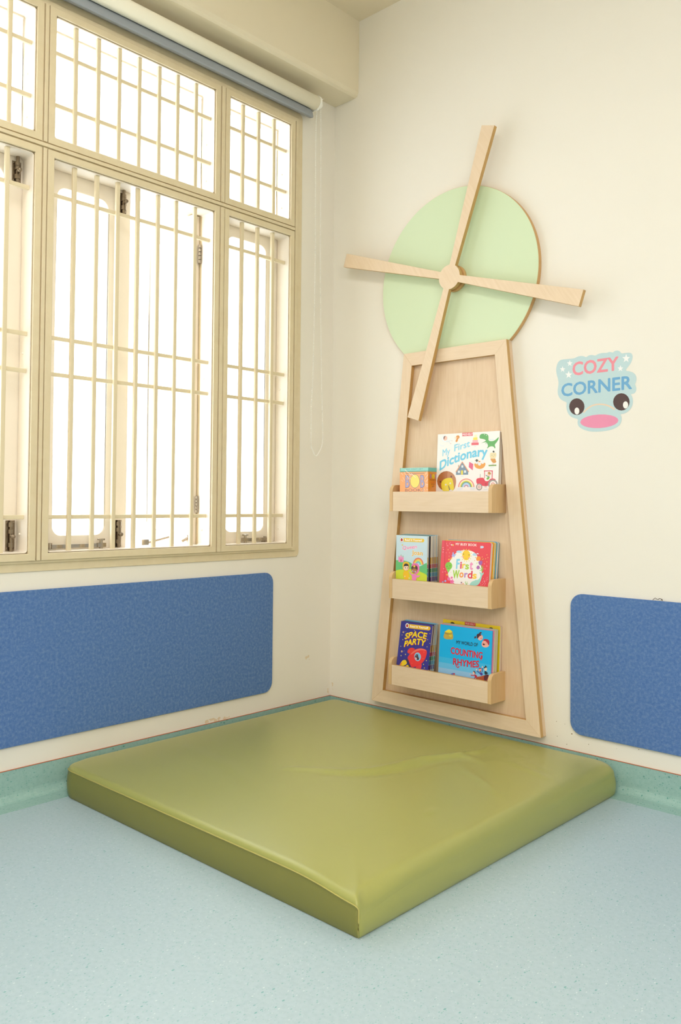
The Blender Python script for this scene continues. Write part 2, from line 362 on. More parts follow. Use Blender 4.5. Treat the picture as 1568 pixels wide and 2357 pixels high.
def stay(y0, y1, z, parent, rise=0):
    h = MB(); x = -.035
    h.box(x - .005, x + .003, min(y0, y1), max(y0, y1), z - .006 , z + .007)
    h.tube([(x - .01, y0, z - .016), (x - .01, y0, z + .012)], .007, 10); h.box(x - .02, x + .006, y0 - .012, y0 + .012, z - .013, z - .006)
    h.tube([(x, y1, z - .014), (x, y1, z + .020)], .006, 10); h.tube([(x, y1, z + .017), (x, y1, z + .023)], .013, 12); h.box(x - .007, x + .007, y1 - .016, y1 + .016, z - .006, z + .008)
    h.box(x - .016, x + .012, min(y0, y1) - .01, max(y0, y1) + .01, z - .0145, z - .0125)
    part('casement_stay', h, M['steel'], parent, bevel=.0006)
def sash(y0, y1, z0, z1, wl, wr, wt, wb, x0=-.098, x1=-.060, r=.035, name='casement_sash', fx=None):
    """sash with a rounded glass opening; wl/wr/wt/wb rail widths"""
    n = 6; iy0, iy1, iz0, iz1 = y0 + wl, y1 - wr, z0 + wb, z1 - wt
    I = []
    for (cy, cz, s0) in ((iy1 - r, iz0 + r, -90), (iy1 - r, iz1 - r, 0), (iy0 + r, iz1 - r, 90), (iy0 + r, iz0 + r, 180)):
        for k in range(n + 1): t = RAD(s0 + 90 * k / n); I.append((cy + r * cos(t), cz + r * sin(t)))
    O = []
    for (cy, cz), q in zip(((y1, z0), (y1, z1), (y0, z1), (y0, z0)), range(4)): O += [(cy, cz)] * (n + 1)
    # outer points spread along edges to keep the quads tidy
    N = len(I); b = MB()
    vs = [(x1, *p) for p in O] + [(x1, *p) for p in I] + [(x0, *p) for p in O] + [(x0, *p) for p in I]; fs = []
    for i in range(N):
        j = (i + 1) % N
        if O[i] == O[j]: fs += [(i, N + j, N + i), (2 * N + i, 3 * N + i, 3 * N + j)]
        else: fs += [(i, j, N + j, N + i), (2 * N + i, 3 * N + i, 3 * N + j, 2 * N + j), (i, 2 * N + i, 2 * N + j, j)]
        fs.append((N + i, N + j, 3 * N + j, 3 * N + i))
    b.add(vs, fs)
    if fx: b.v = [fx(v) for v in b.v]
    s = part(name, b, M['reveal'], win, bevel=.0015)
    g = MB(); g.box(-.082, -.078, iy0 - .004, iy1 + .004, iz0 - .004, iz1 + .004)
    if fx: g.v = [fx(v) for v in g.v]
    part('pane', g, M['glass'], s)
    bd = MB()
    pts = [(-.0635, p[0], p[1]) for p in I]
    bd.tube(pts, .0035, 6, closed=True)
    if fx: bd.v = [fx(v) for v in bd.v]
    part('glazing_bead', bd, M['reveal'], s, smooth=True)
    return s
HB_L = [.879, 1.341, 1.459, 1.925]; HB_U = [2.221, 2.392]
for (z0, z1), hb in ((ZU, HB_U), (ZL, HB_L)):
    for y0, y1, n in YS:
        b = MB(); rring(b, y0 + .0012, y1 - .0012, z0 + .0012, z1 - .0012, .0035, -.058 if z0 < 1 else -.097, .010, .010)
        for zz in (z0 + .06, z1 - .1, (z0 + z1) / 2):
            b.ball((-.035, y1 - .005, zz), .004, 6)
        gr = part('security_grille', b, M['reveal'], win, bevel=.001)
        st = (y1 - y0) / n
        for i in range(1, n):
            q = MB(); yy = y0 + i * st + random.uniform(-.002, .002); q.box(-.010, .002, yy - .0074, yy + .0074, z0 + .003, z1 - .003)
            part('grille_bar', q, M['bar'], gr, bevel=.0022, seg=2)
        for zz in hb:
            q = MB(); q.box(-.021, -.010, y0 + .004, y1 - .004, zz - .0068, zz + .0068)
            part('grille_bar', q, M['bar'], gr, bevel=.0018, seg=2)
for y0, y1, n in YS: sash(y0, y1, ZU[0], ZU[1], .007, .007, .007, .007, r=.006, name='fixed_sash')
sR = sash(-.6137, -.2817, ZL[0], ZL[1], .056, .063, .043, .046); stay(-.352, -.468, .782, sR)
sM = sash(-1.3507, -1.0095, ZL[0], ZL[1], .053, .087, .053, .048); bolt(-1.045, 1.948, 2.020, True, sM); bolt(-1.046, .772, .866, False, sM); stay(-1.31, -1.125, .781, sM)
sL = sash(-1.748, -1.4163, ZL[0], ZL[1], .055, .062, .045, .046); bolt(-1.442, 1.945, 2.015, True, sL); bolt(-1.442, .772, .868, False, sL)
def swing(v):  # the other leaf of the middle light stands open, turned out about its hinges
    px, py = -.085, -.700; dx, dy = v[0] + .085, v[1] - py
    t = RAD(88); return (px + dx * cos(t) + dy * sin(t), py - dx * sin(t) + dy * cos(t), v[2])
sO = sash(-1.006, -.688, ZL[0] + .004, ZL[1] - .004, .053, .053, .053, .048, fx=swing); hinge(-.6885, 1.845, 1.918, sO); hinge(-.6885, .890, .954, sO)
h = MB(); h.tube([(-.05, -.93, .782), (-.09, -.80, .800)], .005, 8); h.box(-.06, -.04, -.955, -.925, .775, .795); h.tube([(-.09, -.74, .785), (-.07, -.725, .80)], .008, 8)
part('casement_stay', h, M['steel'], sO)
# ------------------------------------------------------------------ roller blind
bl = thing('roller_blind', 'rolled-up cream roller blind with grey hem bar above the window', 'blind', (.055, -1.06, 2.610))
b = MB(); b.tube([(.055, -1.95, 2.610), (.055, -.180, 2.610)], .0282, 40); part('fabric_roll', b, M['blind'], bl, smooth=False, bevel=0)
for p in bpy.data.objects['fabric_roll'].data.polygons: p.use_smooth = len(p.vertices) == 4
b = MB(); b.box(.0295, .0315, -1.94, -.190, 2.56, 2.612); part('hanging_fabric', b, M['hem'], bl)
b = MB(); b.prism([(.029, 2.551), (.047, 2.548), (.049, 2.553), (.040, 2.584), (.030, 2.584)], -1.95, -.186, 'y'); part('hem_bar', b, M['hem'], bl, bevel=.0015)
b = MB(); b.tube([(.055, -.1795, 2.610), (.055, -.170, 2.610)], .0305, 32); b.tube([(.055, -.1795, 2.610), (.055, -.150, 2.610)], .014, 20); b.box(0, .055, -.170, -.166, 2.585, 2.640); b.box(0, .004, -.170, -.145, 2.580, 2.640)
part('end_bracket', b, M['plastic'], bl, bevel=.001)
def bez(P, n=14):
    out = []
    for i in range(len(P) - 1):
        p0 = Vector(P[max(i - 1, 0)]); p1 = Vector(P[i]); p2 = Vector(P[i + 1]); p3 = Vector(P[min(i + 2, len(P) - 1)])
        for k in range(n):
            t = k / n; out.append(.5 * ((2 * p1) + (p2 - p0) * t + (2 * p0 - 5 * p1 + 4 * p2 - p3) * t * t + (3 * p1 - p0 - 3 * p2 + p3) * t ** 3))
    out.append(Vector(P[-1])); return out
cp = [(.075, -.158, 2.628), (.062, -.181, 2.56), (.058, -.180, 2.2), (.058, -.1775, 1.94), (.058, -.184, 1.50), (.058, -.193, 1.33), (.059, -.193, 1.18), (.060, -.185, 1.15), (.060, -.166, 1.127), (.060, -.145, 1.145), (.060, -.127, 1.18), (.060, -.125, 1.25), (.058, -.133, 1.46), (.058, -.146, 1.94), (.058, -.148, 2.3), (.058, -.152, 2.58), (.050, -.155, 2.628)]
path = bez(cp, 10)
b = MB(); b.tube(path, .0007, 5)
acc = 0; last = path[0]
for q in path[1:]:
    seg = (q - last).length; n_ = int(seg / .0066)
    for k in range(max(n_, 1)): b.ball(last + (q - last) * (k / max(n_, 1)), .0025, 4)
    last = q
part('pull_chain', b, M['plastic'], bl, smooth=True)
# ------------------------------------------------------------------ felt boards
def rrect(a0, a1, c0, c1, r, n=8):
    P = []
    for (cx, cz, s0) in ((a1 - r, c0 + r, -90), (a1 - r, c1 - r, 0), (a0 + r, c1 - r, 90), (a0 + r, c0 + r, 180)):
        for k in range(n + 1): t = RAD(s0 + 90 * k / n); P.append((cx + r * cos(t), cz + r * sin(t)))
    return P
b = MB(); b.prism(rrect(-1.96, -.354, .1725, .6500, .042), .0005, .0095, 'x'); o = part('felt_board', b, M['felt'], bevel=.0015); tag(o, 'long blue felt board with rounded corners, on the wall below the window', 'pinboard', 'blue felt boards')
b = MB(); b.prism(rrect(1.115, 2.45, .160, .6328, .042), -.0095, -.0005, 'y'); o = part('felt_board', b, M['felt'], bevel=.0015); tag(o, 'blue felt board with rounded corners, right of the windmill bookcase', 'pinboard', 'blue felt boards')
b = MB(); b.tube(bez([(1.392, -.004, .634), (1.400, -.006, .641), (1.404, -.008, .640), (1.410, -.007, .637), (1.414, -.006, .641), (1.420, -.008, .640), (1.424, -.006, .634)], 5), .0008, 5)
b.ball((1.4215, -.0062, .6375), .0022, 5); o = part('loose_thread', b, M['screw']); tag(o, 'tiny brown curl of thread on the top edge of the right blue board', 'thread')
# printed artwork, in 0.1 mm on each cover
ART = {
'sticker': [
  ('P',[(59,2330),(83,2483),(143,2611),(250,2670),(440,2666),(721,2657),(814,2690),(906,2716),(1021,2710),(1113,2677),(1158,2646),(1249,2699),(1362,2705),(1452,2675),(1486,2663),(1587,2713),(1742,2730),(1885,2710),(1951,2730),(2028,2726),(2093,2692),(2137,2734),(2223,2755),(2310,2730),(2363,2671),(2385,2633),(2502,2634),(2651,2633),(2725,2597),(2763,2509),(2746,2386),(2693,2267),(2608,2171),(2545,2094),(2541,2042),(2651,2020),(2777,1966),(2861,1874),(2890,1767),(2871,1645),(2829,1586),(2878,1478),(2882,1374),(2840,1294),(2767,1269),(2697,1269),(2746,1177),(2773,1050),(2756,906),(2693,786),(2587,689),(2460,639),(2342,636),(2385,555),(2396,450),(2364,326),(2267,226),(2094,151),(1876,110),(1589,97),(1343,110),(1116,172),(956,256),(875,348),(852,458),(879,565),(771,594),(631,646),(514,764),(455,922),(443,1055),(466,1174),(324,1229),(205,1316),(133,1455),(116,1612),(144,1743),(156,1875),(132,2011),(84,2172)],'bcd4d8'),
  ('t','COZY',[(682,2079),(2273,2105)],437,'e98f9c',0.036,0),
  ('t','CORNER',[(272,1391),(2725,1444)],423,'6ba6d0',0.036,0),
  ('p',[(569,2619),(597,2540),(676,2528),(614,2484),(635,2404),(569,2456),(503,2418),(524,2494),(462,2551),(541,2546)],'f0f0f0'),
  ('p',[(305,2438),(332,2362),(409,2350),(349,2308),(370,2231),(305,2280),(241,2244),(262,2317),(201,2372),(278,2367)],'f0f0f0'),
  ('p',[(530,2255),(564,2158),(661,2144),(585,2090),(611,1992),(530,2055),(449,2008),(475,2101),(398,2171),(496,2165)],'f0f0f0'),
  ('p',[(2545,2601),(2580,2498),(2678,2482),(2601,2425),(2627,2319),(2545,2387),(2462,2337),(2488,2437),(2410,2512),(2510,2506)],'f0f0f0'),
  ('p',[(2353,2253),(2379,2175),(2454,2164),(2395,2120),(2415,2041),(2353,2091),(2290,2054),(2310,2129),(2251,2185),(2326,2181)],'f0f0f0'),
  ('p',[(1106,972),(1092,885),(1054,808),(993,749),(916,714),(831,706),(745,725),(667,771),(605,839),(565,922),(551,1012),(564,1100),(604,1177),(666,1236),(744,1270),(830,1278),(915,1257),(992,1210),(1053,1143),(1092,1060)],'503a38'),
  ('p',[(920,837),(916,800),(904,768),(884,742),(860,727),(833,723),(806,731),(781,749),(762,777),(749,812),(745,849),(749,886),(761,919),(781,944),(805,959),(833,963),(860,955),(884,936),(904,909),(916,874)],'f0eeea'),
  ('p',[(2661,1015),(2648,928),(2609,852),(2548,794),(2471,759),(2385,751),(2299,771),(2221,817),(2159,885),(2119,968),(2105,1058),(2119,1146),(2159,1222),(2221,1281),(2299,1315),(2385,1322),(2471,1301),(2548,1254),(2609,1186),(2648,1104)],'503a38'),
  ('p',[(2613,919),(2608,882),(2596,850),(2577,825),(2553,810),(2526,806),(2499,813),(2474,832),(2455,860),(2443,894),(2438,931),(2443,968),(2455,1000),(2474,1025),(2499,1041),(2526,1044),(2553,1036),(2577,1018),(2596,990),(2608,956)],'f0eeea'),
  ('s',[(1065,771),(1138,841),(1229,911),(1319,963),(1409,995),(1521,1014),(1633,1015),(1743,1002),(1854,977),(1941,941),(2029,896),(2163,802)],49,'e6cdb4'),
  ('p',[(2286,437),(2258,368),(2169,305),(2028,256),(1847,225),(1643,214),(1436,227),(1246,260),(1093,312),(992,378),(954,450),(984,522),(1077,586),(1225,635),(1412,665),(1618,673),(1824,659),(2008,623),(2155,571),(2250,507)],'e78fb0'),
],
'dict': [
  ('p',[(-44,2838),(-11,2836),(10,652),(-31,652)],'e9e6e4'),
  ('p',[(1103,2844),(1566,2841),(1571,2711),(1108,2714)],'e0606e'),
  ('t','MILES KELLY',[(1131,2743),(1558,2742)],73,'f8eef0',0.03,0),
  ('p',[(470,2651),(465,2613),(446,2579),(416,2552),(377,2536),(333,2532),(289,2540),(249,2559),(216,2589),(194,2625),(185,2664),(190,2703),(209,2737),(240,2764),(279,2780),(323,2784),(367,2775),(407,2756),(440,2726),(462,2690)],'e3edf6'),
  ('p',[(445,2661),(441,2630),(426,2602),(402,2580),(371,2567),(336,2564),(301,2570),(268,2586),(242,2610),(224,2639),(218,2671),(222,2703),(237,2730),(261,2752),(292,2765),(327,2768),(363,2762),(395,2745),(421,2722),(439,2693)],'fbfbfc'),
  ('p',[(440,2654),(430,2628),(412,2606),(388,2590),(361,2583),(333,2585),(306,2595),(284,2613),(269,2637),(262,2665),(263,2693),(274,2720),(291,2742),(315,2757),(343,2764),(371,2762),(397,2752),(419,2734),(434,2710),(441,2682)],'f2c2ae'),
  ('P',[(267,2652),(258,2720),(307,2766),(372,2763),(330,2717),(303,2616)],'8a6a62'),
  ('s',[(409,2527),(518,2556),(562,2469)],37,'dfe8ee'),
  ('s',[(518,2556),(618,2585)],30,'dfe8ee'),
  ('p',[(673,2566),(670,2557),(661,2552),(650,2553),(640,2558),(637,2568),(640,2576),(648,2581),(660,2581),(669,2575)],'e8b0a8'),
  ('p',[(625,2460),(622,2451),(613,2446),(602,2447),(593,2452),(589,2462),(592,2470),(601,2476),(612,2475),(621,2469)],'e8b0a8'),
  ('P',[(850,2751),(939,2764),(994,2719),(983,2653),(925,2622),(918,2547),(871,2498),(816,2526),(818,2576),(865,2625),(837,2690)],'dd9448'),
  ('p',[(866,2667),(864,2652),(858,2639),(848,2629),(835,2623),(820,2622),(805,2625),(791,2632),(780,2643),(773,2656),(770,2671),(772,2686),(778,2698),(788,2708),(801,2714),(816,2716),(831,2713),(844,2706),(855,2695),(863,2681)],'f7e4cc'),
  ('p',[(928,2685),(926,2678),(918,2673),(908,2674),(900,2679),(897,2687),(899,2695),(907,2699),(917,2699),(925,2694)],'f3d3a8'),
  ('p',[(1523,2454),(1837,2449),(1837,2357),(1527,2359)],'e8717c'),
  ('p',[(1566,2551),(1801,2549),(1805,2450),(1569,2454)],'f4b8c0'),
  ('p',[(1593,2644),(1778,2645),(1782,2550),(1596,2550)],'f4e268'),
  ('p',[(1641,2746),(1757,2745),(1761,2646),(1645,2643)],'f8f0c8'),
  ('P',[(1862,2595),(1865,2710),(1935,2764),(2048,2770),(2180,2744),(2242,2684),(2252,2578),(2249,2513),(2311,2477),(2432,2472),(2514,2501),(2604,2561),(2675,2626),(2672,2542),(2617,2448),(2537,2370),(2515,2323),(2547,2257),(2543,2200),(2515,2210),(2476,2268),(2402,2292),(2291,2275),(2215,2213),(2190,2222),(2243,2301),(2222,2367),(2173,2426),(2116,2453),(2023,2433),(1920,2416),(1985,2434),(2096,2478),(2143,2501),(2113,2543),(1999,2576)],'68b067'),
  ('p',[(2087,2729),(2084,2721),(2077,2717),(2068,2717),(2060,2723),(2057,2730),(2060,2738),(2067,2742),(2076,2742),(2084,2737)],'ffffff'),
  ('p',[(2171,2695),(2168,2688),(2161,2684),(2152,2684),(2144,2689),(2141,2697),(2143,2704),(2151,2709),(2160,2708),(2168,2703)],'ffffff'),
  ('P',[(2156,2403),(2109,2401),(2138,2384),(2184,2382)],'68b067'),
  ('t','My',[(249,1990),(579,2064)],254,'8ed4ec',0.02,0),
  ('t','First',[(779,2158),(1455,2316)],249,'8ed4ec',0.03,0),
  ('t','Dictionary',[(150,1449),(498,1619),(891,1752),(1318,1865),(1739,1935),(2211,1928)],341,'74cbea',0.045,0),
  ('p',[(1152,1770),(1454,1366),(1426,1358),(1429,1267),(892,1267),(887,1368),(871,1376)],'7c93a8'),
  ('s',[(883,1376),(1153,1753),(1450,1374)],37,'eda26c'),
  ('s',[(991,1641),(994,1557)],25,'8a8c80'),
  ('p',[(1111,1430),(1195,1432),(1202,1272),(1118,1270)],'ecd94e'),
  ('p',[(1117,1621),(1201,1623),(1205,1536),(1121,1535)],'dfe6ea'),
  ('p',[(968,1424),(1062,1426),(1066,1339),(972,1338)],'dfe6ea'),
  ('p',[(1238,1428),(1332,1429),(1335,1340),(1242,1338)],'dfe6ea'),
  ('p',[(1459,1745),(1635,1658),(1621,1424),(1443,1547)],'e0688c'),
  ('P',[(1673,1666),(1729,1689),(2098,1688),(2154,1686),(2157,1605),(2095,1517),(1984,1470),(1852,1473),(1736,1525),(1685,1591)],'eaa24e'),
  ('p',[(1833,1703),(1831,1686),(1824,1672),(1812,1661),(1796,1654),(1778,1652),(1761,1655),(1744,1662),(1731,1674),(1723,1689),(1719,1706),(1721,1722),(1729,1736),(1741,1747),(1757,1755),(1774,1757),(1792,1754),(1808,1746),(1821,1734),(1830,1719)],'e6ebf0'),
  ('p',[(2099,1720),(2096,1699),(2087,1680),(2073,1666),(2054,1656),(2034,1653),(2013,1657),(1993,1667),(1978,1683),(1967,1702),(1963,1724),(1966,1745),(1975,1764),(1989,1779),(2008,1788),(2028,1791),(2050,1787),(2069,1776),(2084,1761),(2095,1741)],'eef0f4'),
  ('p',[(1970,1650),(1967,1633),(1958,1618),(1943,1606),(1925,1598),(1904,1596),(1883,1599),(1863,1608),(1848,1620),(1837,1636),(1833,1653),(1836,1671),(1845,1686),(1860,1698),(1879,1705),(1900,1707),(1921,1704),(1940,1696),(1956,1683),(1966,1667)],'e6ebf0'),
  ('P',[(1832,1744),(1888,1767),(1954,1757),(1918,1717),(1861,1723)],'e09038'),
  ('p',[(1832,1785),(1830,1769),(1824,1756),(1813,1745),(1800,1739),(1785,1737),(1769,1739),(1755,1747),(1744,1758),(1736,1772),(1733,1787),(1735,1802),(1742,1816),(1752,1827),(1766,1833),(1781,1835),(1796,1832),(1810,1825),(1822,1814),(1829,1800)],'56544e'),
  ('s',[(1697,1796),(1784,1761),(1859,1784)],16,'56544e'),
  ('P',[(2329,2006),(2363,2069),(2467,2034),(2576,2062),(2601,1965),(2575,1845),(2455,1832),(2340,1851)],'ecdcb0'),
  ('P',[(2340,1847),(2456,1827),(2566,1840),(2578,1756),(2616,1715),(2553,1668),(2461,1678),(2403,1744)],'d99a52'),
  ('P',[(2438,2059),(2441,2115),(2481,2130),(2516,2105),(2525,2056)],'4a4a44'),
  ('p',[(2436,1957),(2432,1950),(2421,1947),(2407,1947),(2396,1952),(2392,1958),(2396,1965),(2407,1969),(2420,1968),(2432,1964)],'98b4ac'),
  ('p',[(2546,1963),(2542,1957),(2532,1953),(2518,1953),(2507,1958),(2502,1965),(2506,1971),(2517,1975),(2531,1974),(2542,1970)],'98b4ac'),
  ('p',[(2470,1928),(2490,1904),(2456,1908)],'d98a42'),
  ('p',[(2288,1610),(2610,1613),(2612,1565),(2290,1561)],'86a860'),
  ('s',[(2443,1663),(2442,1606)],12,'e0a0a0'),
  ('s',[(2489,1661),(2491,1605)],12,'e0a0a0'),
  ('p',[(905,1033),(889,917),(833,812),(743,729),(626,676),(494,658),(360,677),(236,731),(136,816),(69,924),(42,1042),(59,1161),(116,1267),(209,1351),(329,1403),(462,1419),(596,1398),(717,1342),(815,1256),(880,1150)],'b06a3a'),
  ('P',[(486,1419),(607,1396),(771,1303),(876,1167),(910,1017),(889,850),(835,717),(738,659),(538,658)],'c0845a'),
  ('p',[(240,1015),(233,991),(213,977),(188,977),(167,992),(158,1016),(165,1040),(185,1054),(210,1054),(231,1039)],'6e3a24'),
  ('p',[(725,1203),(719,1179),(699,1165),(675,1165),(654,1180),(645,1204),(652,1228),(671,1242),(696,1242),(717,1227)],'7e5040'),
  ('P',[(417,1140),(577,1158),(717,1156),(773,1018),(808,884),(830,750),(778,667),(498,654),(316,655),(260,787),(234,922),(269,1049)],'ecd832'),
  ('p',[(488,900),(482,880),(464,868),(442,868),(423,880),(415,900),(421,920),(439,932),(461,932),(480,920)],'f4f2ea'),
  ('p',[(690,949),(684,929),(667,917),(644,917),(626,929),(618,949),(624,969),(642,981),(664,981),(682,968)],'f4f2ea'),
  ('p',[(474,893),(471,885),(465,880),(456,880),(449,885),(446,893),(448,901),(455,906),(464,906),(471,901)],'4a4440'),
  ('p',[(677,939),(674,931),(667,926),(659,926),(652,931),(649,939),(651,947),(658,952),(666,951),(674,947)],'4a4440'),
  ('P',[(548,911),(589,869),(666,718),(627,693),(584,751)],'9a8a3a'),
  ('p',[(668,704),(663,692),(647,685),(627,685),(611,693),(604,704),(610,716),(626,723),(645,723),(662,716)],'4e443c'),
  ('p',[(759,675),(756,664),(746,654),(731,646),(711,641),(689,639),(667,641),(647,646),(630,654),(620,664),(616,676),(619,687),(628,697),(644,706),(664,711),(686,712),(708,711),(728,705),(745,697),(755,687)],'e9e2da'),
  ('s',[(1695,804),(1683,875),(1652,942),(1605,1001),(1543,1049),(1471,1083),(1393,1101),(1312,1102),(1235,1086),(1164,1053),(1106,1006),(1062,947),(1036,880),(1029,808)],45,'e8857c'),
  ('s',[(1653,804),(1642,866),(1615,925),(1574,976),(1520,1018),(1458,1048),(1389,1064),(1319,1064),(1251,1050),(1190,1022),(1139,980),(1101,929),(1078,870),(1072,808)],45,'f4ead8'),
  ('s',[(1611,805),(1602,857),(1579,907),(1543,951),(1498,987),(1444,1012),(1385,1026),(1326,1026),(1268,1014),(1216,990),(1172,955),(1140,911),(1120,861),(1115,807)],45,'eedf4c'),
  ('s',[(1569,805),(1561,849),(1542,890),(1513,926),(1475,956),(1430,977),(1382,988),(1332,989),(1285,978),(1241,958),(1205,929),(1178,893),(1162,851),(1158,807)],45,'6a9c78'),
  ('s',[(1526,805),(1520,840),(1505,873),(1482,902),(1452,925),(1417,942),(1378,950),(1339,951),(1301,943),(1267,926),(1238,903),(1217,875),(1204,842),(1201,807)],45,'9cc4e4'),
  ('s',[(1484,805),(1480,831),(1468,855),(1451,877),(1429,894),(1403,906),(1375,912),(1346,913),(1318,907),(1292,895),(1271,878),(1256,857),(1246,832),(1244,807)],45,'c4dcf0'),
  ('s',[(1442,806),(1439,822),(1432,838),(1420,852),(1406,863),(1389,871),(1371,875),(1352,875),(1334,871),(1318,863),(1304,852),(1294,839),(1288,823),(1287,806)],45,'c08cb0'),
  ('P',[(942,750),(1009,800),(1127,791),(1225,782),(1209,716),(1053,691),(954,700)],'e6eaf0'),
  ('P',[(1498,748),(1573,805),(1706,812),(1765,763),(1729,706),(1577,698)],'e6eaf0'),
  ('p',[(2096,1408),(2471,1404),(2472,1372),(2097,1379)],'d9485a'),
  ('p',[(2115,1394),(2141,1394),(2148,1118),(2125,1118)],'d9485a'),
  ('p',[(2431,1388),(2468,1388),(2468,1098),(2438,1098)],'d9485a'),
  ('P',[(1780,1106),(1884,1138),(2109,1151),(2151,1021),(2291,1011),(2372,1099),(2500,1121),(2630,1064),(2523,1001),(2340,938),(2298,833),(2046,840),(1911,909),(1797,926)],'dc4458'),
  ('p',[(2377,1260),(2374,1241),(2366,1224),(2353,1211),(2335,1203),(2316,1200),(2296,1203),(2278,1212),(2264,1226),(2254,1243),(2250,1262),(2253,1281),(2261,1298),(2275,1312),(2292,1320),(2311,1323),(2331,1319),(2349,1310),(2363,1297),(2373,1279)],'eec0aa'),
  ('P',[(2243,1308),(2297,1359),(2362,1349),(2401,1300),(2385,1244)],'b98a3c'),
  ('P',[(2204,1117),(2312,1197),(2351,1148),(2317,1083),(2252,1060)],'7cb44c'),
  ('s',[(2180,1239),(2257,1197),(2351,1164)],28,'5a8a88'),
  ('s',[(1944,1283),(1946,1145)],16,'8a8478'),
  ('p',[(2053,807),(2048,768),(2030,733),(2002,705),(1966,687),(1926,681),(1884,687),(1847,705),(1816,734),(1796,769),(1788,809),(1793,848),(1811,883),(1839,911),(1875,929),(1916,935),(1957,928),(1994,910),(2025,882),(2045,846)],'a09896'),
  ('p',[(2007,807),(2004,781),(1993,758),(1974,739),(1951,727),(1924,723),(1897,727),(1872,740),(1852,758),(1839,782),(1834,808),(1837,835),(1848,858),(1867,877),(1891,889),(1917,893),(1944,888),(1969,876),(1989,857),(2002,834)],'f4eeea'),
  ('p',[(1977,811),(1975,794),(1968,778),(1956,766),(1940,758),(1923,756),(1905,758),(1889,766),(1876,779),(1867,794),(1864,811),(1866,829),(1873,844),(1886,856),(1901,864),(1918,866),(1936,864),(1952,856),(1965,843),(1974,828)],'d8685c'),
  ('p',[(1958,811),(1952,788),(1934,774),(1910,774),(1891,788),(1883,811),(1889,834),(1908,848),(1931,848),(1950,834)],'f4eeea'),
  ('p',[(1936,811),(1933,802),(1926,797),(1916,797),(1909,803),(1905,811),(1908,820),(1915,825),(1925,825),(1933,820)],'5a4a48'),
  ('p',[(2695,903),(2687,849),(2660,801),(2617,763),(2562,739),(2499,731),(2437,739),(2379,764),(2332,803),(2302,852),(2290,906),(2298,960),(2325,1008),(2369,1046),(2424,1070),(2487,1078),(2550,1069),(2607,1044),(2653,1005),(2683,956)],'a09896'),
  ('p',[(2638,895),(2633,858),(2614,824),(2585,797),(2546,780),(2503,774),(2460,780),(2420,798),(2388,825),(2367,859),(2359,897),(2364,935),(2383,969),(2413,996),(2451,1013),(2494,1019),(2538,1012),(2577,994),(2609,967),(2630,933)],'f4eeea'),
  ('p',[(2580,888),(2577,864),(2566,842),(2549,826),(2527,815),(2502,811),(2477,815),(2454,826),(2435,843),(2423,865),(2418,889),(2421,913),(2432,934),(2449,951),(2471,962),(2496,965),(2522,961),(2544,950),(2563,933),(2575,911)],'d8685c'),
  ('p',[(2558,885),(2556,867),(2548,851),(2536,838),(2519,830),(2501,827),(2483,830),(2466,838),(2453,851),(2444,868),(2440,885),(2443,903),(2450,919),(2463,932),(2479,940),(2497,943),(2515,940),(2532,932),(2546,919),(2555,902)],'f4eeea'),
  ('s',[(2173,939),(2171,793),(2216,790),(2221,942),(2173,939)],12,'7a3038'),
  ('s',[(96,2446),(181,2392),(314,2375)],17,'dbeaf4'),
  ('t','dinosaur',[(2301,2518),(2486,2510)],39,'b8dcec',0.01,0),
  ('t','pencil',[(2366,1495),(2504,1500)],35,'b8dcec',0.01,0),
  ('t','house',[(1101,1201),(1228,1202)],36,'b8dcec',0.01,0),
  ('t','cake',[(1639,2301),(1734,2300)],33,'b8dcec',0.01,0),
  ('t','tractor',[(2116,705),(2275,707)],36,'b8dcec',0.01,0),
  ('t','kite',[(1535,1752),(1614,1708)],33,'b8dcec',0.01,0),
  ('t','nest',[(1910,1423),(2014,1424)],33,'b8dcec',0.01,0),
],
'queen': [
  ('P',[(-6,1336),(-7,1349),(105,1352),(284,1352),(446,1348),(607,1325),(768,1270),(865,1206),(993,1137),(1211,1176),(1349,1272),(1441,1316),(1498,1334),(1520,355),(15,237)],'6cc47c'),
  ('p',[(4,934),(65,964),(228,998),(422,1006),(646,1040),(900,1043),(1153,983),(1373,922),(1509,855),(1522,293),(14,172)],'d0de3c'),
  ('s',[(1314,1248),(1304,1307),(1282,1361),(1249,1408),(1206,1445),(1156,1470),(1102,1481),(1047,1478),(993,1461),(944,1431),(903,1389),(871,1338),(851,1280),(844,1220)],39,'e4705c'),
  ('s',[(1277,1244),(1268,1294),(1250,1339),(1222,1379),(1186,1410),(1144,1431),(1099,1440),(1052,1437),(1007,1423),(966,1398),(931,1363),(905,1320),(888,1272),(882,1221)],39,'f2b455'),
  ('s',[(1239,1241),(1233,1281),(1218,1318),(1195,1350),(1166,1375),(1132,1391),(1095,1399),(1057,1397),(1021,1385),(988,1365),(960,1336),(938,1302),(925,1263),(920,1222)],39,'f0de62'),
  ('s',[(1202,1237),(1197,1268),(1185,1296),(1168,1320),(1146,1339),(1120,1352),(1092,1358),(1063,1356),(1035,1348),(1010,1332),(988,1310),(972,1284),(961,1254),(958,1222)],39,'8ed0ae'),
  ('s',[(1165,1233),(1161,1255),(1153,1274),(1141,1291),(1126,1304),(1108,1313),(1088,1317),(1068,1316),(1049,1310),(1031,1299),(1017,1284),(1005,1266),(998,1245),(996,1223)],39,'7cc8e2'),
  ('P',[(1498,1334),(1503,1106),(994,1074),(977,1124),(1149,1172),(1303,1238)],'68c285'),
  ('p',[(122,1485),(191,1495),(192,1463),(216,1464),(214,1542),(276,1545),(278,1467),(313,1469),(313,1492),(374,1496),(380,1286),(128,1285)],'ec92c4'),
  ('p',[(122,1485),(145,1551),(183,1491)],'9cd0a0'),
  ('p',[(217,1539),(242,1595),(273,1542)],'9cd0a0'),
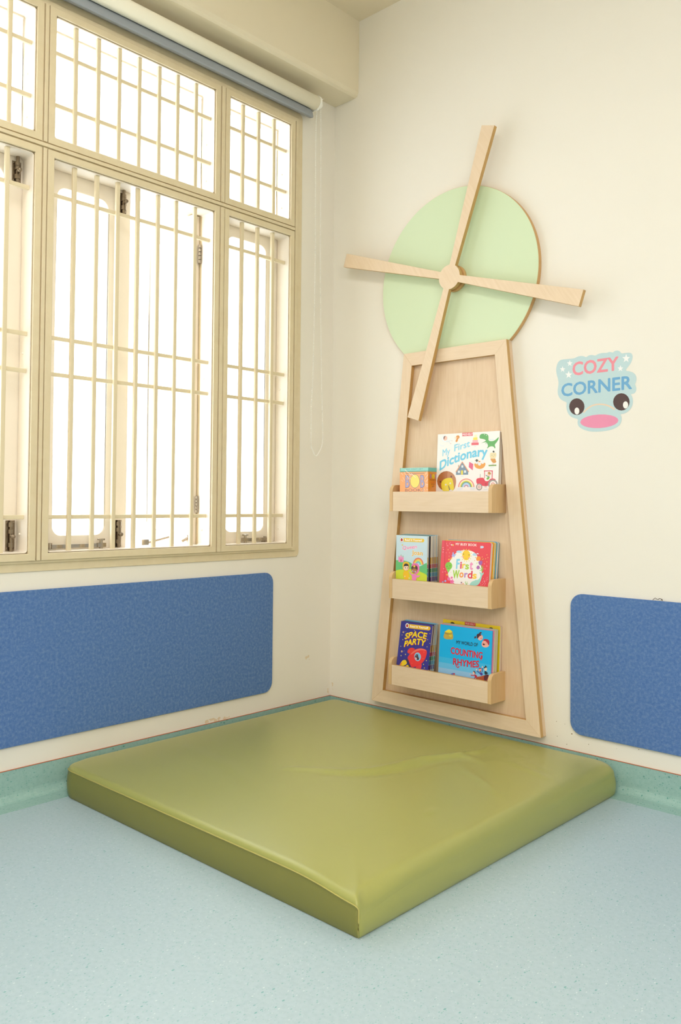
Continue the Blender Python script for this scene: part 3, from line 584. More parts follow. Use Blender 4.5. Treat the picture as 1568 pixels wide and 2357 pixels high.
  ('p',[(319,1493),(344,1561),(374,1493)],'9cd0a0'),
  ('P',[(228,1302),(231,1381),(247,1401),(267,1383),(272,1302)],'a0563c'),
  ('P',[(326,1148),(351,1253),(423,1304),(511,1316),(600,1305),(660,1245),(672,1143),(659,1040),(600,973),(512,961),(407,960),(349,1021)],'f4c02e'),
  ('p',[(638,1100),(633,1064),(616,1030),(588,1002),(553,983),(513,975),(473,978),(437,993),(408,1017),(389,1049),(381,1085),(387,1121),(404,1156),(432,1183),(468,1202),(507,1210),(547,1207),(583,1192),(612,1168),(631,1136)],'3c3434'),
  ('p',[(629,1083),(624,1053),(607,1025),(581,1002),(547,986),(510,978),(472,981),(438,992),(410,1012),(392,1038),(385,1068),(390,1099),(407,1127),(434,1150),(467,1166),(505,1173),(543,1170),(577,1159),(605,1139),(622,1113)],'f6d6c2'),
  ('P',[(384,1126),(409,1211),(489,1248),(569,1240),(626,1198),(634,1154),(515,1153)],'383232'),
  ('p',[(493,1079),(489,1066),(479,1058),(466,1057),(455,1064),(451,1076),(455,1088),(465,1096),(478,1097),(489,1090)],'48484c'),
  ('p',[(610,1082),(606,1070),(596,1062),(583,1061),(573,1068),(568,1079),(572,1092),(582,1100),(595,1101),(606,1094)],'48484c'),
  ('s',[(499,1039),(523,1032),(547,1042)],7,'d07a70'),
  ('P',[(439,962),(600,973),(633,911),(686,736),(638,707),(616,641),(633,285),(425,269),(439,655),(380,740),(361,855),(392,934)],'f4c42a'),
  ('p',[(482,750),(477,736),(465,727),(449,726),(436,733),(430,746),(435,760),(448,769),(463,770),(477,763)],'f8e0c8'),
  ('p',[(691,695),(687,681),(673,672),(656,671),(643,678),(637,692),(642,705),(655,715),(672,716),(686,708)],'f8e4d4'),
  ('P',[(759,1136),(777,1226),(863,1276),(989,1287),(1084,1263),(1141,1159),(1144,1045),(1100,929),(1031,867),(905,865),(823,962)],'ee7cc0'),
  ('p',[(1064,1062),(1049,1011),(1021,966),(983,931),(938,910),(891,904),(846,914),(808,940),(780,978),(766,1025),(766,1077),(781,1127),(809,1172),(848,1207),(893,1229),(940,1234),(985,1224),(1023,1198),(1050,1160),(1064,1113)],'d455a0'),
  ('p',[(1040,1004),(1030,968),(1007,935),(975,910),(935,893),(892,888),(849,894),(812,910),(783,936),(766,969),(762,1006),(772,1042),(795,1074),(828,1100),(868,1116),(911,1122),(954,1116),(991,1099),(1019,1073),(1036,1040)],'b27858'),
  ('P',[(761,1059),(768,1136),(834,1185),(960,1199),(1047,1166),(1069,1091),(1059,1015),(979,1073),(899,1094),(821,1063),(774,1035)],'5e3d34'),
  ('p',[(852,1211),(873,1181),(904,1227),(929,1184),(959,1218),(946,1122),(864,1123)],'f2c84a'),
  ('p',[(864,971),(862,961),(857,952),(848,945),(837,940),(824,937),(811,938),(799,942),(790,948),(784,956),(782,965),(784,975),(789,984),(798,991),(810,996),(822,998),(835,998),(847,994),(856,988),(862,980)],'f4eeee'),
  ('p',[(988,957),(986,947),(980,939),(971,931),(960,926),(948,924),(935,925),(923,928),(914,934),(908,942),(906,952),(908,961),(913,970),(922,977),(933,982),(946,985),(959,984),(970,980),(980,974),(986,966)],'f4eeee'),
  ('p',[(852,963),(848,952),(837,944),(823,943),(812,950),(807,961),(811,972),(822,980),(836,981),(847,974)],'2e2624'),
  ('p',[(963,950),(959,939),(948,931),(934,930),(923,936),(919,947),(923,959),(933,966),(947,967),(958,961)],'2e2624'),
  ('s',[(856,903),(885,894),(912,904)],7,'8a4a3c'),
  ('P',[(810,853),(984,870),(1016,835),(1110,816),(1164,851),(1188,834),(1143,767),(1050,742),(1002,745),(1020,316),(792,298),(798,680),(804,795),(715,853),(665,939),(688,959),(746,893)],'f08cc8'),
  ('t','Queen',[(314,1766),(531,1802),(691,1822),(999,1855)],138,'ffffff',0.1,0),
  ('t','Queen',[(314,1766),(531,1802),(691,1822),(999,1855)],138,'ee8cc4',0.035,0),
  ('t','Joan',[(773,1602),(982,1606),(1279,1596)],165,'ffffff',0.1,0),
  ('t','Joan',[(773,1602),(982,1606),(1279,1596)],165,'f0b82e',0.03,0),
  ('p',[(272,1934),(260,1972),(293,1952),(305,1998),(321,1957),(353,1971),(334,1928)],'f4cc3c'),
  ('p',[(359,2222),(1264,2230),(1268,2095),(363,2084)],'f2c728'),
  ('p',[(1345,2165),(1342,2144),(1331,2125),(1314,2109),(1292,2099),(1268,2095),(1243,2097),(1221,2106),(1203,2120),(1191,2138),(1187,2159),(1190,2180),(1201,2199),(1218,2215),(1240,2226),(1264,2230),(1289,2227),(1311,2219),(1329,2204),(1341,2186)],'f2c728'),
  ('t','Read It Yourself',[(427,2118),(1243,2127)],78,'ffffff',0.03,0),
  ('p',[(364,2157),(360,2125),(347,2096),(326,2072),(300,2057),(270,2050),(239,2054),(212,2068),(189,2090),(175,2118),(169,2150),(173,2182),(186,2211),(207,2235),(234,2251),(264,2257),(295,2253),(322,2239),(344,2217),(359,2189)],'3a3a40'),
  ('p',[(357,2157),(354,2127),(342,2100),(322,2078),(297,2063),(269,2058),(241,2061),(216,2074),(195,2094),(181,2120),(176,2150),(180,2180),(192,2207),(212,2229),(237,2244),(265,2250),(293,2246),(318,2233),(339,2213),(352,2186)],'fafafa'),
  ('p',[(324,2151),(321,2133),(314,2117),(301,2104),(286,2095),(268,2092),(251,2094),(235,2101),(222,2113),(214,2129),(210,2146),(213,2164),(220,2180),(233,2193),(248,2202),(266,2205),(283,2203),(299,2196),(312,2183),(320,2168)],'d8402c'),
  ('p',[(295,2198),(290,2187),(275,2180),(257,2179),(242,2185),(237,2196),(242,2207),(256,2214),(274,2215),(289,2209)],'30262a'),
  ('s',[(263,2195),(265,2102)],7,'30262a'),
  ('p',[(251,2153),(249,2148),(245,2145),(240,2145),(236,2148),(234,2152),(236,2157),(240,2160),(245,2160),(249,2157)],'30262a'),
  ('p',[(299,2161),(298,2157),(294,2154),(289,2153),(285,2156),(283,2161),(284,2165),(288,2168),(293,2168),(298,2166)],'30262a'),
  ('p',[(256,2122),(255,2117),(251,2115),(246,2114),(242,2117),(240,2121),(242,2126),(246,2129),(251,2129),(255,2127)],'30262a'),
  ('p',[(297,2128),(296,2123),(292,2120),(287,2120),(283,2123),(281,2127),(282,2132),(286,2135),(291,2135),(295,2132)],'30262a'),
],
'first': [
  ('p',[(-1,2217),(125,2217),(221,341),(44,326)],'e84458'),
  ('p',[(125,2217),(146,2218),(239,342),(221,341)],'c8283a'),
  ('P',[(374,1370),(504,1594),(672,1772),(884,1856),(1135,1879),(1351,1851),(1535,1755),(1616,1623),(1735,1434),(1805,1214),(1822,991),(1748,821),(1617,707),(1449,620),(1169,568),(844,573),(621,633),(445,758),(378,892),(356,1045)],'f3f0ec'),
  ('P',[(654,1772),(686,1827),(758,1846),(830,1849),(897,1814),(918,1769),(783,1755)],'b8d8ec'),
  ('P',[(1362,1708),(1393,1763),(1462,1789),(1544,1755),(1567,1688),(1453,1678)],'b8d8ec'),
  ('P',[(1527,1754),(1576,1794),(1622,1774),(1655,1746)],'dfeaf4'),
  ('p',[(1283,1696),(1279,1638),(1259,1584),(1224,1541),(1177,1511),(1124,1499),(1069,1505),(1018,1529),(976,1569),(946,1620),(933,1678),(937,1737),(958,1791),(993,1835),(1040,1864),(1094,1876),(1149,1869),(1199,1845),(1241,1805),(1270,1754)],'f6cc28'),
  ('p',[(1008,1888),(1005,1877),(997,1870),(986,1870),(976,1876),(972,1887),(975,1898),(983,1905),(994,1905),(1004,1899)],'f6cc28'),
  ('p',[(1115,1904),(1112,1893),(1104,1886),(1093,1886),(1083,1892),(1079,1902),(1081,1913),(1090,1920),(1101,1921),(1110,1915)],'f6cc28'),
  ('p',[(1223,1899),(1220,1888),(1212,1881),(1201,1880),(1191,1886),(1187,1897),(1189,1908),(1198,1915),(1209,1915),(1218,1909)],'f6cc28'),
  ('p',[(1301,1857),(1298,1846),(1290,1839),(1279,1838),(1270,1844),(1265,1855),(1268,1866),(1276,1873),(1287,1873),(1297,1867)],'f6cc28'),
  ('p',[(1336,1772),(1333,1761),(1325,1754),(1314,1753),(1305,1759),(1301,1770),(1303,1781),(1311,1788),(1322,1788),(1332,1782)],'f6cc28'),
  ('p',[(1344,1669),(1342,1658),(1333,1651),(1322,1651),(1313,1657),(1309,1667),(1311,1678),(1320,1685),(1331,1686),(1340,1679)],'f6cc28'),
  ('p',[(1324,1569),(1321,1559),(1313,1551),(1302,1551),(1292,1557),(1288,1567),(1291,1578),(1299,1585),(1310,1586),(1319,1580)],'f6cc28'),
  ('p',[(1259,1490),(1256,1479),(1248,1472),(1237,1471),(1228,1477),(1223,1488),(1226,1499),(1234,1506),(1245,1507),(1255,1500)],'f6cc28'),
  ('p',[(1165,1459),(1162,1448),(1154,1441),(1143,1440),(1133,1446),(1129,1457),(1132,1468),(1140,1475),(1151,1475),(1161,1469)],'f6cc28'),
  ('p',[(1063,1471),(1061,1460),(1052,1453),(1041,1453),(1032,1459),(1028,1469),(1030,1480),(1039,1487),(1050,1488),(1059,1482)],'f6cc28'),
  ('p',[(974,1524),(972,1513),(963,1506),(952,1506),(943,1512),(939,1522),(941,1533),(950,1540),(961,1541),(970,1535)],'f6cc28'),
  ('p',[(918,1619),(915,1608),(907,1601),(896,1600),(886,1607),(882,1617),(884,1628),(893,1635),(904,1636),(914,1630)],'f6cc28'),
  ('p',[(901,1733),(899,1722),(890,1715),(879,1715),(870,1721),(865,1731),(868,1742),(876,1749),(888,1750),(897,1744)],'f6cc28'),
  ('p',[(941,1821),(939,1810),(930,1803),(919,1802),(910,1809),(905,1819),(908,1830),(916,1837),(927,1838),(937,1832)],'f6cc28'),
  ('p',[(1003,1723),(1001,1711),(993,1704),(981,1703),(972,1710),(967,1721),(970,1733),(978,1741),(989,1741),(999,1734)],'4a3a28'),
  ('p',[(1247,1702),(1245,1690),(1236,1683),(1225,1682),(1216,1689),(1212,1700),(1214,1712),(1222,1719),(1233,1720),(1243,1713)],'4a3a28'),
  ('p',[(1005,1616),(1001,1600),(987,1589),(969,1588),(954,1597),(947,1613),(952,1629),(965,1640),(983,1641),(998,1632)],'f09ab0'),
  ('p',[(1258,1589),(1254,1572),(1240,1562),(1223,1561),(1208,1570),(1201,1585),(1205,1602),(1219,1612),(1236,1613),(1251,1604)],'f09ab0'),
  ('s',[(1071,1556),(1108,1541),(1139,1556)],10,'c89a20'),
  ('t','MY BUSY BOOK',[(618,2035),(1528,2034)],85,'fbf4ee',0.02,0),
  ('t','F',[(713,1172),(839,1186)],343,'82cdea',0.04,0),
  ('t','i',[(884,1189),(938,1192)],251,'e0486a',0.05,0),
  ('t','r',[(974,1204),(1099,1215)],227,'f0c030',0.05,0),
  ('t','s',[(1110,1182),(1253,1186)],241,'a8cf42',0.05,0),
  ('t','t',[(1298,1182),(1415,1183)],323,'ee92c0',0.05,0),
  ('t','W',[(591,811),(859,836)],288,'a4d03c',0.04,0),
  ('t','o',[(878,865),(1045,874)],257,'f2953a',0.04,0),
  ('t','r',[(1094,877),(1218,886)],226,'b684c8',0.05,0),
  ('t','d',[(1238,854),(1420,867)],262,'e23c50',0.04,0),
  ('t','s',[(1444,860),(1605,868)],239,'f4c72e',0.05,0),
  ('p',[(533,1264),(529,1220),(511,1179),(479,1146),(438,1123),(391,1113),(342,1117),(297,1135),(260,1164),(235,1202),(223,1245),(227,1290),(246,1331),(278,1364),(319,1387),(367,1396),(415,1392),(460,1375),(497,1345),(522,1307)],'82c840'),
  ('p',[(268,1132),(469,1129),(379,992)],'92d456'),
  ('p',[(321,1231),(319,1221),(313,1214),(303,1214),(295,1220),(292,1229),(294,1240),(301,1246),(310,1247),(318,1241)],'3a4a20'),
  ('p',[(445,1262),(443,1252),(436,1245),(427,1245),(419,1250),(415,1260),(417,1270),(424,1277),(433,1277),(441,1272)],'3a4a20'),
  ('s',[(355,1165),(384,1155),(410,1169)],8,'3a6a20'),
  ('P',[(464,1623),(507,1664),(500,1748),(534,1784),(562,1736),(570,1675),(659,1718),(670,1688),(611,1631),(589,1560),(554,1612),(493,1609)],'a8b8ee'),
  ('p',[(464,1580),(480,1548),(518,1548),(490,1525),(503,1492),(470,1510),(440,1489),(447,1523),(416,1543),(454,1546)],'f4b84a'),
  ('p',[(364,1532),(379,1505),(412,1505),(388,1485),(399,1456),(370,1471),(343,1453),(350,1483),(322,1500),(355,1503)],'f6d22c'),
  ('p',[(325,966),(341,936),(376,937),(350,915),(362,884),(331,900),(303,880),(309,912),(280,930),(315,934)],'f6d22c'),
  ('p',[(294,1887),(306,1863),(335,1864),(313,1846),(323,1821),(298,1835),(275,1819),(281,1845),(257,1860),(286,1862)],'f0906a'),
  ('p',[(368,1773),(378,1753),(402,1753),(385,1739),(393,1718),(372,1729),(353,1716),(358,1737),(338,1750),(362,1752)],'f0906a'),
  ('p',[(361,1641),(371,1621),(395,1621),(377,1607),(386,1586),(365,1597),(346,1584),(350,1605),(330,1618),(354,1620)],'f0906a'),
  ('p',[(535,2035),(530,2016),(516,2005),(496,2004),(480,2014),(472,2032),(477,2051),(492,2062),(511,2063),(527,2053)],'f0c84a'),
  ('p',[(472,2038),(467,2024),(452,2015),(433,2014),(416,2022),(409,2036),(414,2049),(429,2059),(448,2059),(465,2052)],'f4eef0'),
  ('P',[(1666,2066),(1702,2042),(1739,2058),(1792,2053),(1838,2022),(1798,1975),(1712,1967),(1673,1972),(1694,2011)],'c2d4ee'),
  ('P',[(1542,1559),(1545,1634),(1612,1676),(1700,1665),(1737,1599),(1711,1530),(1625,1503),(1563,1515)],'f09438'),
  ('P',[(1635,1489),(1712,1508),(1798,1528),(1821,1454),(1792,1378),(1725,1344),(1660,1400)],'a662b0'),
  ('P',[(1573,1274),(1612,1337),(1672,1348),(1720,1291),(1708,1223),(1649,1198),(1586,1222)],'b062b0'),
  ('s',[(1767,1361),(1802,1244),(1821,1110)],21,'7cc043'),
  ('s',[(1713,1268),(1798,1191)],19,'8ccc4a'),
  ('s',[(1722,1161),(1811,1177)],19,'8ccc4a'),
  ('s',[(1850,1344),(1813,1214)],19,'9cd050'),
  ('s',[(1870,1263),(1828,1141)],19,'9cd050'),
  ('s',[(1603,1449),(1577,1402)],23,'a4d45a'),
  ('s',[(1845,1598),(1804,1558)],21,'c4dc50'),
  ('P',[(1717,1111),(1788,1086),(1842,1067),(1898,1130),(1895,1055),(1839,992),(1820,901),(1786,779),(1725,670),(1625,611),(1344,596),(1340,656),(1421,745),(1541,791),(1591,825),(1627,810),(1727,865),(1776,958),(1767,1032),(1726,1067)],'9fd6cc'),
  ('p',[(499,777),(494,762),(480,753),(462,751),(447,759),(440,773),(444,788),(458,798),(476,799),(492,791)],'f07ab8'),
  ('p',[(471,737),(467,723),(453,713),(435,711),(419,719),(413,733),(417,748),(431,758),(449,759),(465,751)],'f07ab8'),
  ('p',[(421,748),(416,733),(403,723),(384,722),(369,730),(362,744),(366,759),(380,769),(399,770),(414,762)],'f07ab8'),
  ('p',[(417,795),(412,780),(399,770),(380,769),(365,777),(358,791),(362,806),(376,816),(395,817),(410,809)],'f07ab8'),
  ('p',[(465,813),(461,798),(447,788),(428,787),(413,795),(406,809),(411,824),(425,833),(443,835),(458,827)],'f07ab8'),
  ('p',[(444,773),(441,764),(432,758),(421,757),(411,762),(407,771),(410,780),(418,786),(430,787),(439,782)],'e03c88'),
  ('p',[(665,690),(660,671),(642,658),(618,656),(599,666),(590,684),(595,703),(613,716),(637,718),(657,708)],'f07ab8'),
  ('p',[(630,638),(625,619),(607,606),(583,604),(563,614),(555,632),(560,651),(578,664),(602,666),(622,656)],'f07ab8'),
  ('p',[(565,652),(560,633),(542,620),(518,618),(498,628),(489,646),(495,665),(513,678),(536,680),(556,670)],'f07ab8'),
  ('p',[(560,712),(554,693),(536,680),(513,679),(493,689),(484,707),(490,726),(508,739),(531,741),(551,730)],'f07ab8'),
  ('p',[(622,736),(617,717),(599,704),(575,702),(555,712),(546,730),(552,749),(570,762),(593,764),(613,754)],'f07ab8'),
  ('p',[(595,684),(591,672),(580,664),(565,663),(553,670),(547,681),(551,693),(562,701),(577,702),(589,696)],'e03c88'),
  ('p',[(601,831),(597,819),(587,812),(573,811),(562,817),(557,827),(560,838),(571,846),(584,847),(596,841)],'f07ab8'),
  ('p',[(580,801),(577,790),(567,782),(553,781),(542,787),(536,798),(540,809),(550,816),(564,817),(575,811)],'f07ab8'),
  ('p',[(543,809),(539,798),(529,790),(515,789),(504,795),(499,806),(502,817),(512,824),(526,825),(538,819)],'f07ab8'),
  ('p',[(540,844),(536,833),(526,825),(512,824),(501,830),(496,841),(499,852),(510,859),(523,860),(535,854)],'f07ab8'),
  ('p',[(576,857),(572,846),(562,839),(548,838),(537,844),(532,854),(535,865),(545,873),(559,874),(570,868)],'f07ab8'),
  ('p',[(560,828),(558,821),(551,816),(543,815),(535,819),(532,826),(534,833),(541,837),(549,838),(556,834)],'e03c88'),
  ('p',[(316,687),(309,665),(288,650),(261,648),(237,660),(227,681),(234,703),(255,718),(282,720),(305,708)],'9ab0ea'),
  ('p',[(197,643),(192,626),(176,615),(155,613),(138,622),(130,638),(135,655),(151,666),(171,667),(189,659)],'9ab0ea'),
  ('P',[(932,610),(942,710),(994,729),(1052,680),(1058,605)],'ecd6dc'),
  ('p',[(1004,677),(1001,662),(991,653),(978,652),(966,659),(961,673),(964,688),(974,697),(987,698),(999,690)],'4a4048'),
  ('P',[(1032,663),(1090,653),(1075,618),(1039,619)],'f0a040'),
  ('s',[(1191,622),(1163,749)],15,'8cc850'),
  ('s',[(1191,622),(1130,716)],15,'8cc850'),
  ('s',[(1200,623),(1245,732)],15,'8cc850'),
  ('s',[(1204,623),(1277,667)],15,'8cc850'),
  ('p',[(223,2085),(220,2078),(213,2073),(204,2073),(196,2077),(193,2084),(195,2091),(202,2096),(211,2097),(219,2092)],'f4a0b4'),
  ('p',[(381,2123),(379,2116),(372,2111),(363,2110),(355,2115),(352,2122),(354,2129),(361,2134),(370,2134),(378,2130)],'f4a0b4'),
  ('p',[(358,2075),(355,2068),(348,2063),(339,2063),(331,2067),(328,2074),(330,2081),(337,2086),(346,2087),(354,2082)],'f4a0b4'),
  ('p',[(397,2054),(394,2046),(387,2041),(378,2041),(370,2045),(367,2052),(369,2060),(376,2065),(385,2065),(393,2061)],'f4a0b4'),
  ('p',[(241,2024),(239,2016),(232,2011),(222,2011),(215,2015),(211,2022),(213,2030),(220,2035),(230,2035),(237,2031)],'f4a0b4'),
  ('p',[(290,1995),(288,1987),(281,1982),(272,1982),(264,1986),(260,1993),(263,2001),(270,2006),(279,2006),(287,2002)],'f4a0b4'),
  ('p',[(389,1924),(387,1917),(380,1912),(371,1912),(363,1916),(359,1923),(362,1931),(369,1935),(378,1936),(385,1932)],'f4a0b4'),
  ('p',[(238,1731),(236,1723),(229,1718),(219,1718),(212,1722),(208,1729),(210,1737),(217,1742),(227,1742),(234,1738)],'f4a0b4'),
  ('p',[(280,2005),(278,1998),(271,1993),(261,1992),(254,1997),(250,2004),(252,2011),(259,2016),(269,2016),(276,2012)],'f4a0b4'),
  ('p',[(2064,941),(2062,934),(2055,929),(2047,928),(2040,932),(2036,939),(2038,946),(2045,951),(2053,951),(2061,947)],'f4a0b4'),
  ('p',[(1919,881),(1916,874),(1910,869),(1901,869),(1894,873),(1891,879),(1893,887),(1900,891),(1908,892),(1915,888)],'f4a0b4'),
  ('p',[(2034,879),(2032,872),(2025,867),(2017,867),(2010,871),(2007,877),(2009,884),(2015,889),(2024,890),(2031,886)],'f4a0b4'),
  ('p',[(2082,875),(2080,868),(2074,863),(2065,863),(2058,867),(2055,873),(2057,880),(2064,885),(2072,886),(2079,882)],'f4a0b4'),
  ('p',[(1944,824),(1942,817),(1935,812),(1927,811),(1919,815),(1916,822),(1918,829),(1925,834),(1933,834),(1941,830)],'f4a0b4'),
  ('p',[(1980,794),(1978,787),(1972,782),(1963,781),(1956,785),(1953,792),(1955,799),(1962,804),(1970,804),(1977,800)],'f4a0b4'),
  ('p',[(2039,820),(2036,813),(2030,808),(2022,808),(2014,811),(2011,818),(2013,825),(2020,830),(2028,831),(2035,827)],'f4a0b4'),
  ('p',[(1888,765),(1886,757),(1879,753),(1871,752),(1863,756),(1860,763),(1862,770),(1869,775),(1877,775),(1885,771)],'f4a0b4'),
  ('p',[(1975,749),(1973,742),(1967,737),(1958,736),(1951,740),(1948,747),(1950,754),(1956,759),(1965,759),(1972,756)],'f4a0b4'),
  ('p',[(1926,712),(1924,705),(1918,700),(1909,700),(1902,704),(1899,710),(1901,718),(1907,722),(1916,723),(1923,719)],'f4a0b4'),
  ('p',[(2004,709),(2002,702),(1995,697),(1987,697),(1980,701),(1977,707),(1979,714),(1985,719),(1994,720),(2001,716)],'f4a0b4'),
  ('p',[(1809,714),(1806,707),(1800,702),(1791,701),(1784,705),(1781,712),(1783,719),(1790,724),(1798,725),(1805,721)],'f4a0b4'),
  ('p',[(1895,668),(1893,661),(1887,656),(1878,656),(1871,660),(1868,666),(1870,674),(1876,678),(1885,679),(1892,675)],'f4a0b4'),
  ('p',[(1836,649),(1834,642),(1827,637),(1819,636),(1812,640),(1809,647),(1811,654),(1817,659),(1826,660),(1833,656)],'f4a0b4'),
  ('p',[(1982,663),(1980,656),(1973,651),(1965,651),(1958,654),(1954,661),(1956,668),(1963,673),(1971,674),(1979,670)],'f4a0b4'),
  ('p',[(511,1024),(509,1017),(502,1012),(493,1011),(485,1015),(482,1022),(484,1030),(491,1034),(500,1035),(507,1031)],'f4a0b4'),
  ('p',[(1955,792),(1953,785),(1946,780),(1938,779),(1930,783),(1927,790),(1929,797),(1936,802),(1944,802),(1952,799)],'f4a0b4'),
  ('p',[(1999,1745),(1996,1734),(1987,1728),(1976,1727),(1966,1733),(1961,1743),(1964,1754),(1973,1761),(1985,1762),(1995,1755)],'f0a860'),
  ('p',[(2044,1649),(2042,1638),(2033,1631),(2021,1631),(2011,1637),(2007,1647),(2009,1658),(2018,1665),(2030,1665),(2040,1659)],'f0a860'),
  ('p',[(1953,1604),(1950,1593),(1941,1586),(1930,1585),(1920,1591),(1915,1602),(1918,1612),(1927,1619),(1939,1620),(1949,1614)],'f0a860'),
  ('p',[(2015,1495),(2012,1485),(2003,1478),(1991,1477),(1981,1483),(1977,1493),(1980,1504),(1989,1511),(2000,1511),(2010,1506)],'f0a860'),
  ('p',[(1810,1659),(1807,1648),(1798,1641),(1787,1641),(1777,1647),(1772,1657),(1775,1668),(1784,1675),(1796,1675),(1806,1669)],'f0a860'),
  ('p',[(1530,1626),(1527,1615),(1518,1608),(1506,1607),(1495,1613),(1491,1624),(1494,1635),(1503,1642),(1515,1642),(1525,1636)],'f0a860'),
  ('p',[(1503,1511),(1500,1500),(1491,1493),(1479,1493),(1469,1499),(1465,1509),(1468,1520),(1477,1527),(1489,1528),(1499,1522)],'f0a860'),
  ('p',[(1891,1446),(1900,1427),(1922,1428),(1906,1413),(1914,1394),(1894,1404),(1876,1391),(1881,1412),(1862,1424),(1884,1426)],'f488a4'),
  ('p',[(2003,1372),(2013,1353),(2035,1354),(2019,1340),(2026,1320),(2007,1330),(1989,1318),(1993,1338),(1975,1350),(1997,1352)],'f488a4'),
  ('p',[(1939,1267),(1948,1248),(1971,1248),(1954,1234),(1962,1215),(1942,1225),(1925,1212),(1929,1233),(1911,1245),(1933,1247)],'f488a4'),
  ('p',[(159,1164),(170,1144),(194,1145),(176,1130),(184,1109),(163,1120),(144,1107),(149,1128),(129,1140),(153,1143)],'f488a4'),
  ('p',[(234,1060),(244,1040),(268,1041),(250,1026),(258,1006),(237,1016),(218,1003),(223,1024),(203,1037),(227,1039)],'f488a4'),
  ('p',[(123,1037),(134,1018),(158,1018),(140,1003),(148,983),(127,994),(108,980),(113,1002),(93,1014),(117,1016)],'f488a4'),
  ('p',[(79,1918),(77,1909),(69,1903),(59,1902),(50,1908),(46,1917),(48,1926),(56,1932),(67,1932),(75,1927)],'f8d0d8'),
  ('p',[(104,1851),(102,1841),(94,1835),(83,1835),(74,1840),(70,1849),(73,1858),(81,1864),(91,1865),(100,1860)],'f8d0d8'),
  ('p',[(93,1756),(91,1747),(83,1741),(73,1740),(64,1746),(60,1755),(62,1764),(70,1770),(80,1771),(89,1765)],'f8d0d8'),
],
'space': [
  ('p',[(48,2287),(115,2291),(115,286),(-17,266)],'3a3890'),
  ('p',[(685,2032),(693,2018),(712,2019),(699,2007),(706,1992),(689,1999),(675,1989),(677,2005),(661,2013),(680,2016)],'e8dc6a'),
  ('p',[(1417,1990),(1425,1976),(1443,1977),(1430,1966),(1437,1951),(1421,1958),(1407,1947),(1410,1963),(1394,1972),(1413,1974)],'e8dc6a'),
  ('p',[(1341,1751),(1349,1737),(1368,1738),(1355,1727),(1362,1712),(1345,1719),(1331,1708),(1334,1724),(1319,1732),(1337,1735)],'e8dc6a'),
  ('p',[(1458,1623),(1466,1609),(1485,1610),(1472,1598),(1478,1584),(1462,1591),(1448,1580),(1451,1596),(1436,1604),(1454,1607)],'e8dc6a'),
  ('p',[(1349,1483),(1357,1469),(1375,1470),(1362,1459),(1369,1444),(1353,1451),(1339,1440),(1342,1456),(1326,1464),(1344,1467)],'e8dc6a'),
  ('p',[(113,1790),(122,1776),(141,1777),(128,1765),(135,1750),(118,1757),(103,1746),(106,1763),(90,1771),(109,1774)],'e8dc6a'),
  ('p',[(174,1612),(183,1597),(202,1599),(188,1587),(195,1572),(178,1579),(164,1568),(167,1584),(150,1593),(169,1596)],'e8dc6a'),
  ('p',[(110,1350),(118,1336),(137,1338),(124,1325),(131,1310),(114,1317),(99,1306),(102,1323),(86,1331),(105,1334)],'e8dc6a'),
  ('p',[(378,1078),(389,1060),(413,1062),(396,1046),(405,1027),(383,1036),(364,1022),(368,1043),(347,1053),(372,1057)],'f4e23c'),
  ('p',[(171,1003),(182,984),(207,987),(190,971),(199,952),(177,960),(158,946),(162,967),(140,978),(165,982)],'f4e23c'),
  ('p',[(1383,978),(1393,959),(1417,962),(1400,946),(1409,927),(1388,936),(1370,922),(1374,943),(1354,953),(1377,957)],'f4e23c'),
  ('p',[(1268,820),(1279,802),(1303,804),(1286,789),(1295,770),(1274,779),(1255,764),(1259,785),(1239,795),(1262,800)],'f4e23c'),
  ('p',[(1326,694),(1336,676),(1360,679),(1343,663),(1352,645),(1331,653),(1313,639),(1317,660),(1297,670),(1320,674)],'f4e23c'),
  ('p',[(202,1883),(202,1872),(197,1862),(189,1853),(178,1847),(166,1844),(153,1844),(141,1847),(131,1854),(123,1863),(120,1874),(120,1885),(125,1895),(133,1904),(144,1910),(156,1913),(169,1913),(181,1910),(192,1903),(199,1894)],'c4a07c'),
  ('s',[(207,1890),(305,1936)],16,'7a6a98'),
  ('p',[(231,1141),(230,1129),(226,1117),(217,1107),(206,1100),(192,1096),(179,1096),(166,1100),(155,1108),(147,1118),(143,1130),(143,1142),(148,1154),(157,1164),(168,1171),(182,1175),(195,1174),(208,1171),(219,1163),(227,1153)],'c8a07c'),
  ('s',[(235,1145),(336,1188)],16,'7a6a98'),
  ('t','SPACE',[(275,1615),(515,1696),(742,1752),(973,1762),(1271,1734)],224,'e0322c',0.075,0.12),
  ('t','SPACE',[(262,1621),(503,1703),(730,1757),(972,1770),(1270,1743)],219,'f4e20e',0.04,0.12),
  ('t','PARTY',[(285,1322),(524,1416),(779,1477),(1008,1494),(1241,1466)],223,'e0322c',0.075,0.12),
  ('t','PARTY',[(272,1328),(511,1423),(766,1484),(1007,1502),(1240,1474)],218,'f4e20e',0.04,0.12),
  ('P',[(456,1151),(474,1235),(566,1319),(665,1343),(755,1329),(817,1302),(649,1141),(568,1089),(475,1124)],'e84034'),
  ('P',[(905,690),(1184,809),(1197,708),(1167,612),(1140,494),(956,467)],'e84048'),
  ('P',[(483,933),(570,1072),(698,1205),(831,1304),(997,1358),(1139,1372),(1269,1360),(1352,1325),(1375,1259),(1368,1144),(1330,1001),(1247,875),(1134,756),(945,661),(779,603),(719,617),(649,700),(574,829)],'ea3a36'),
  ('P',[(602,1053),(702,1183),(834,1281),(998,1351),(1140,1367),(1285,1351),(1354,1308),(1291,1305),(1175,1319),(1007,1286),(843,1213),(711,1114)],'ee7864'),
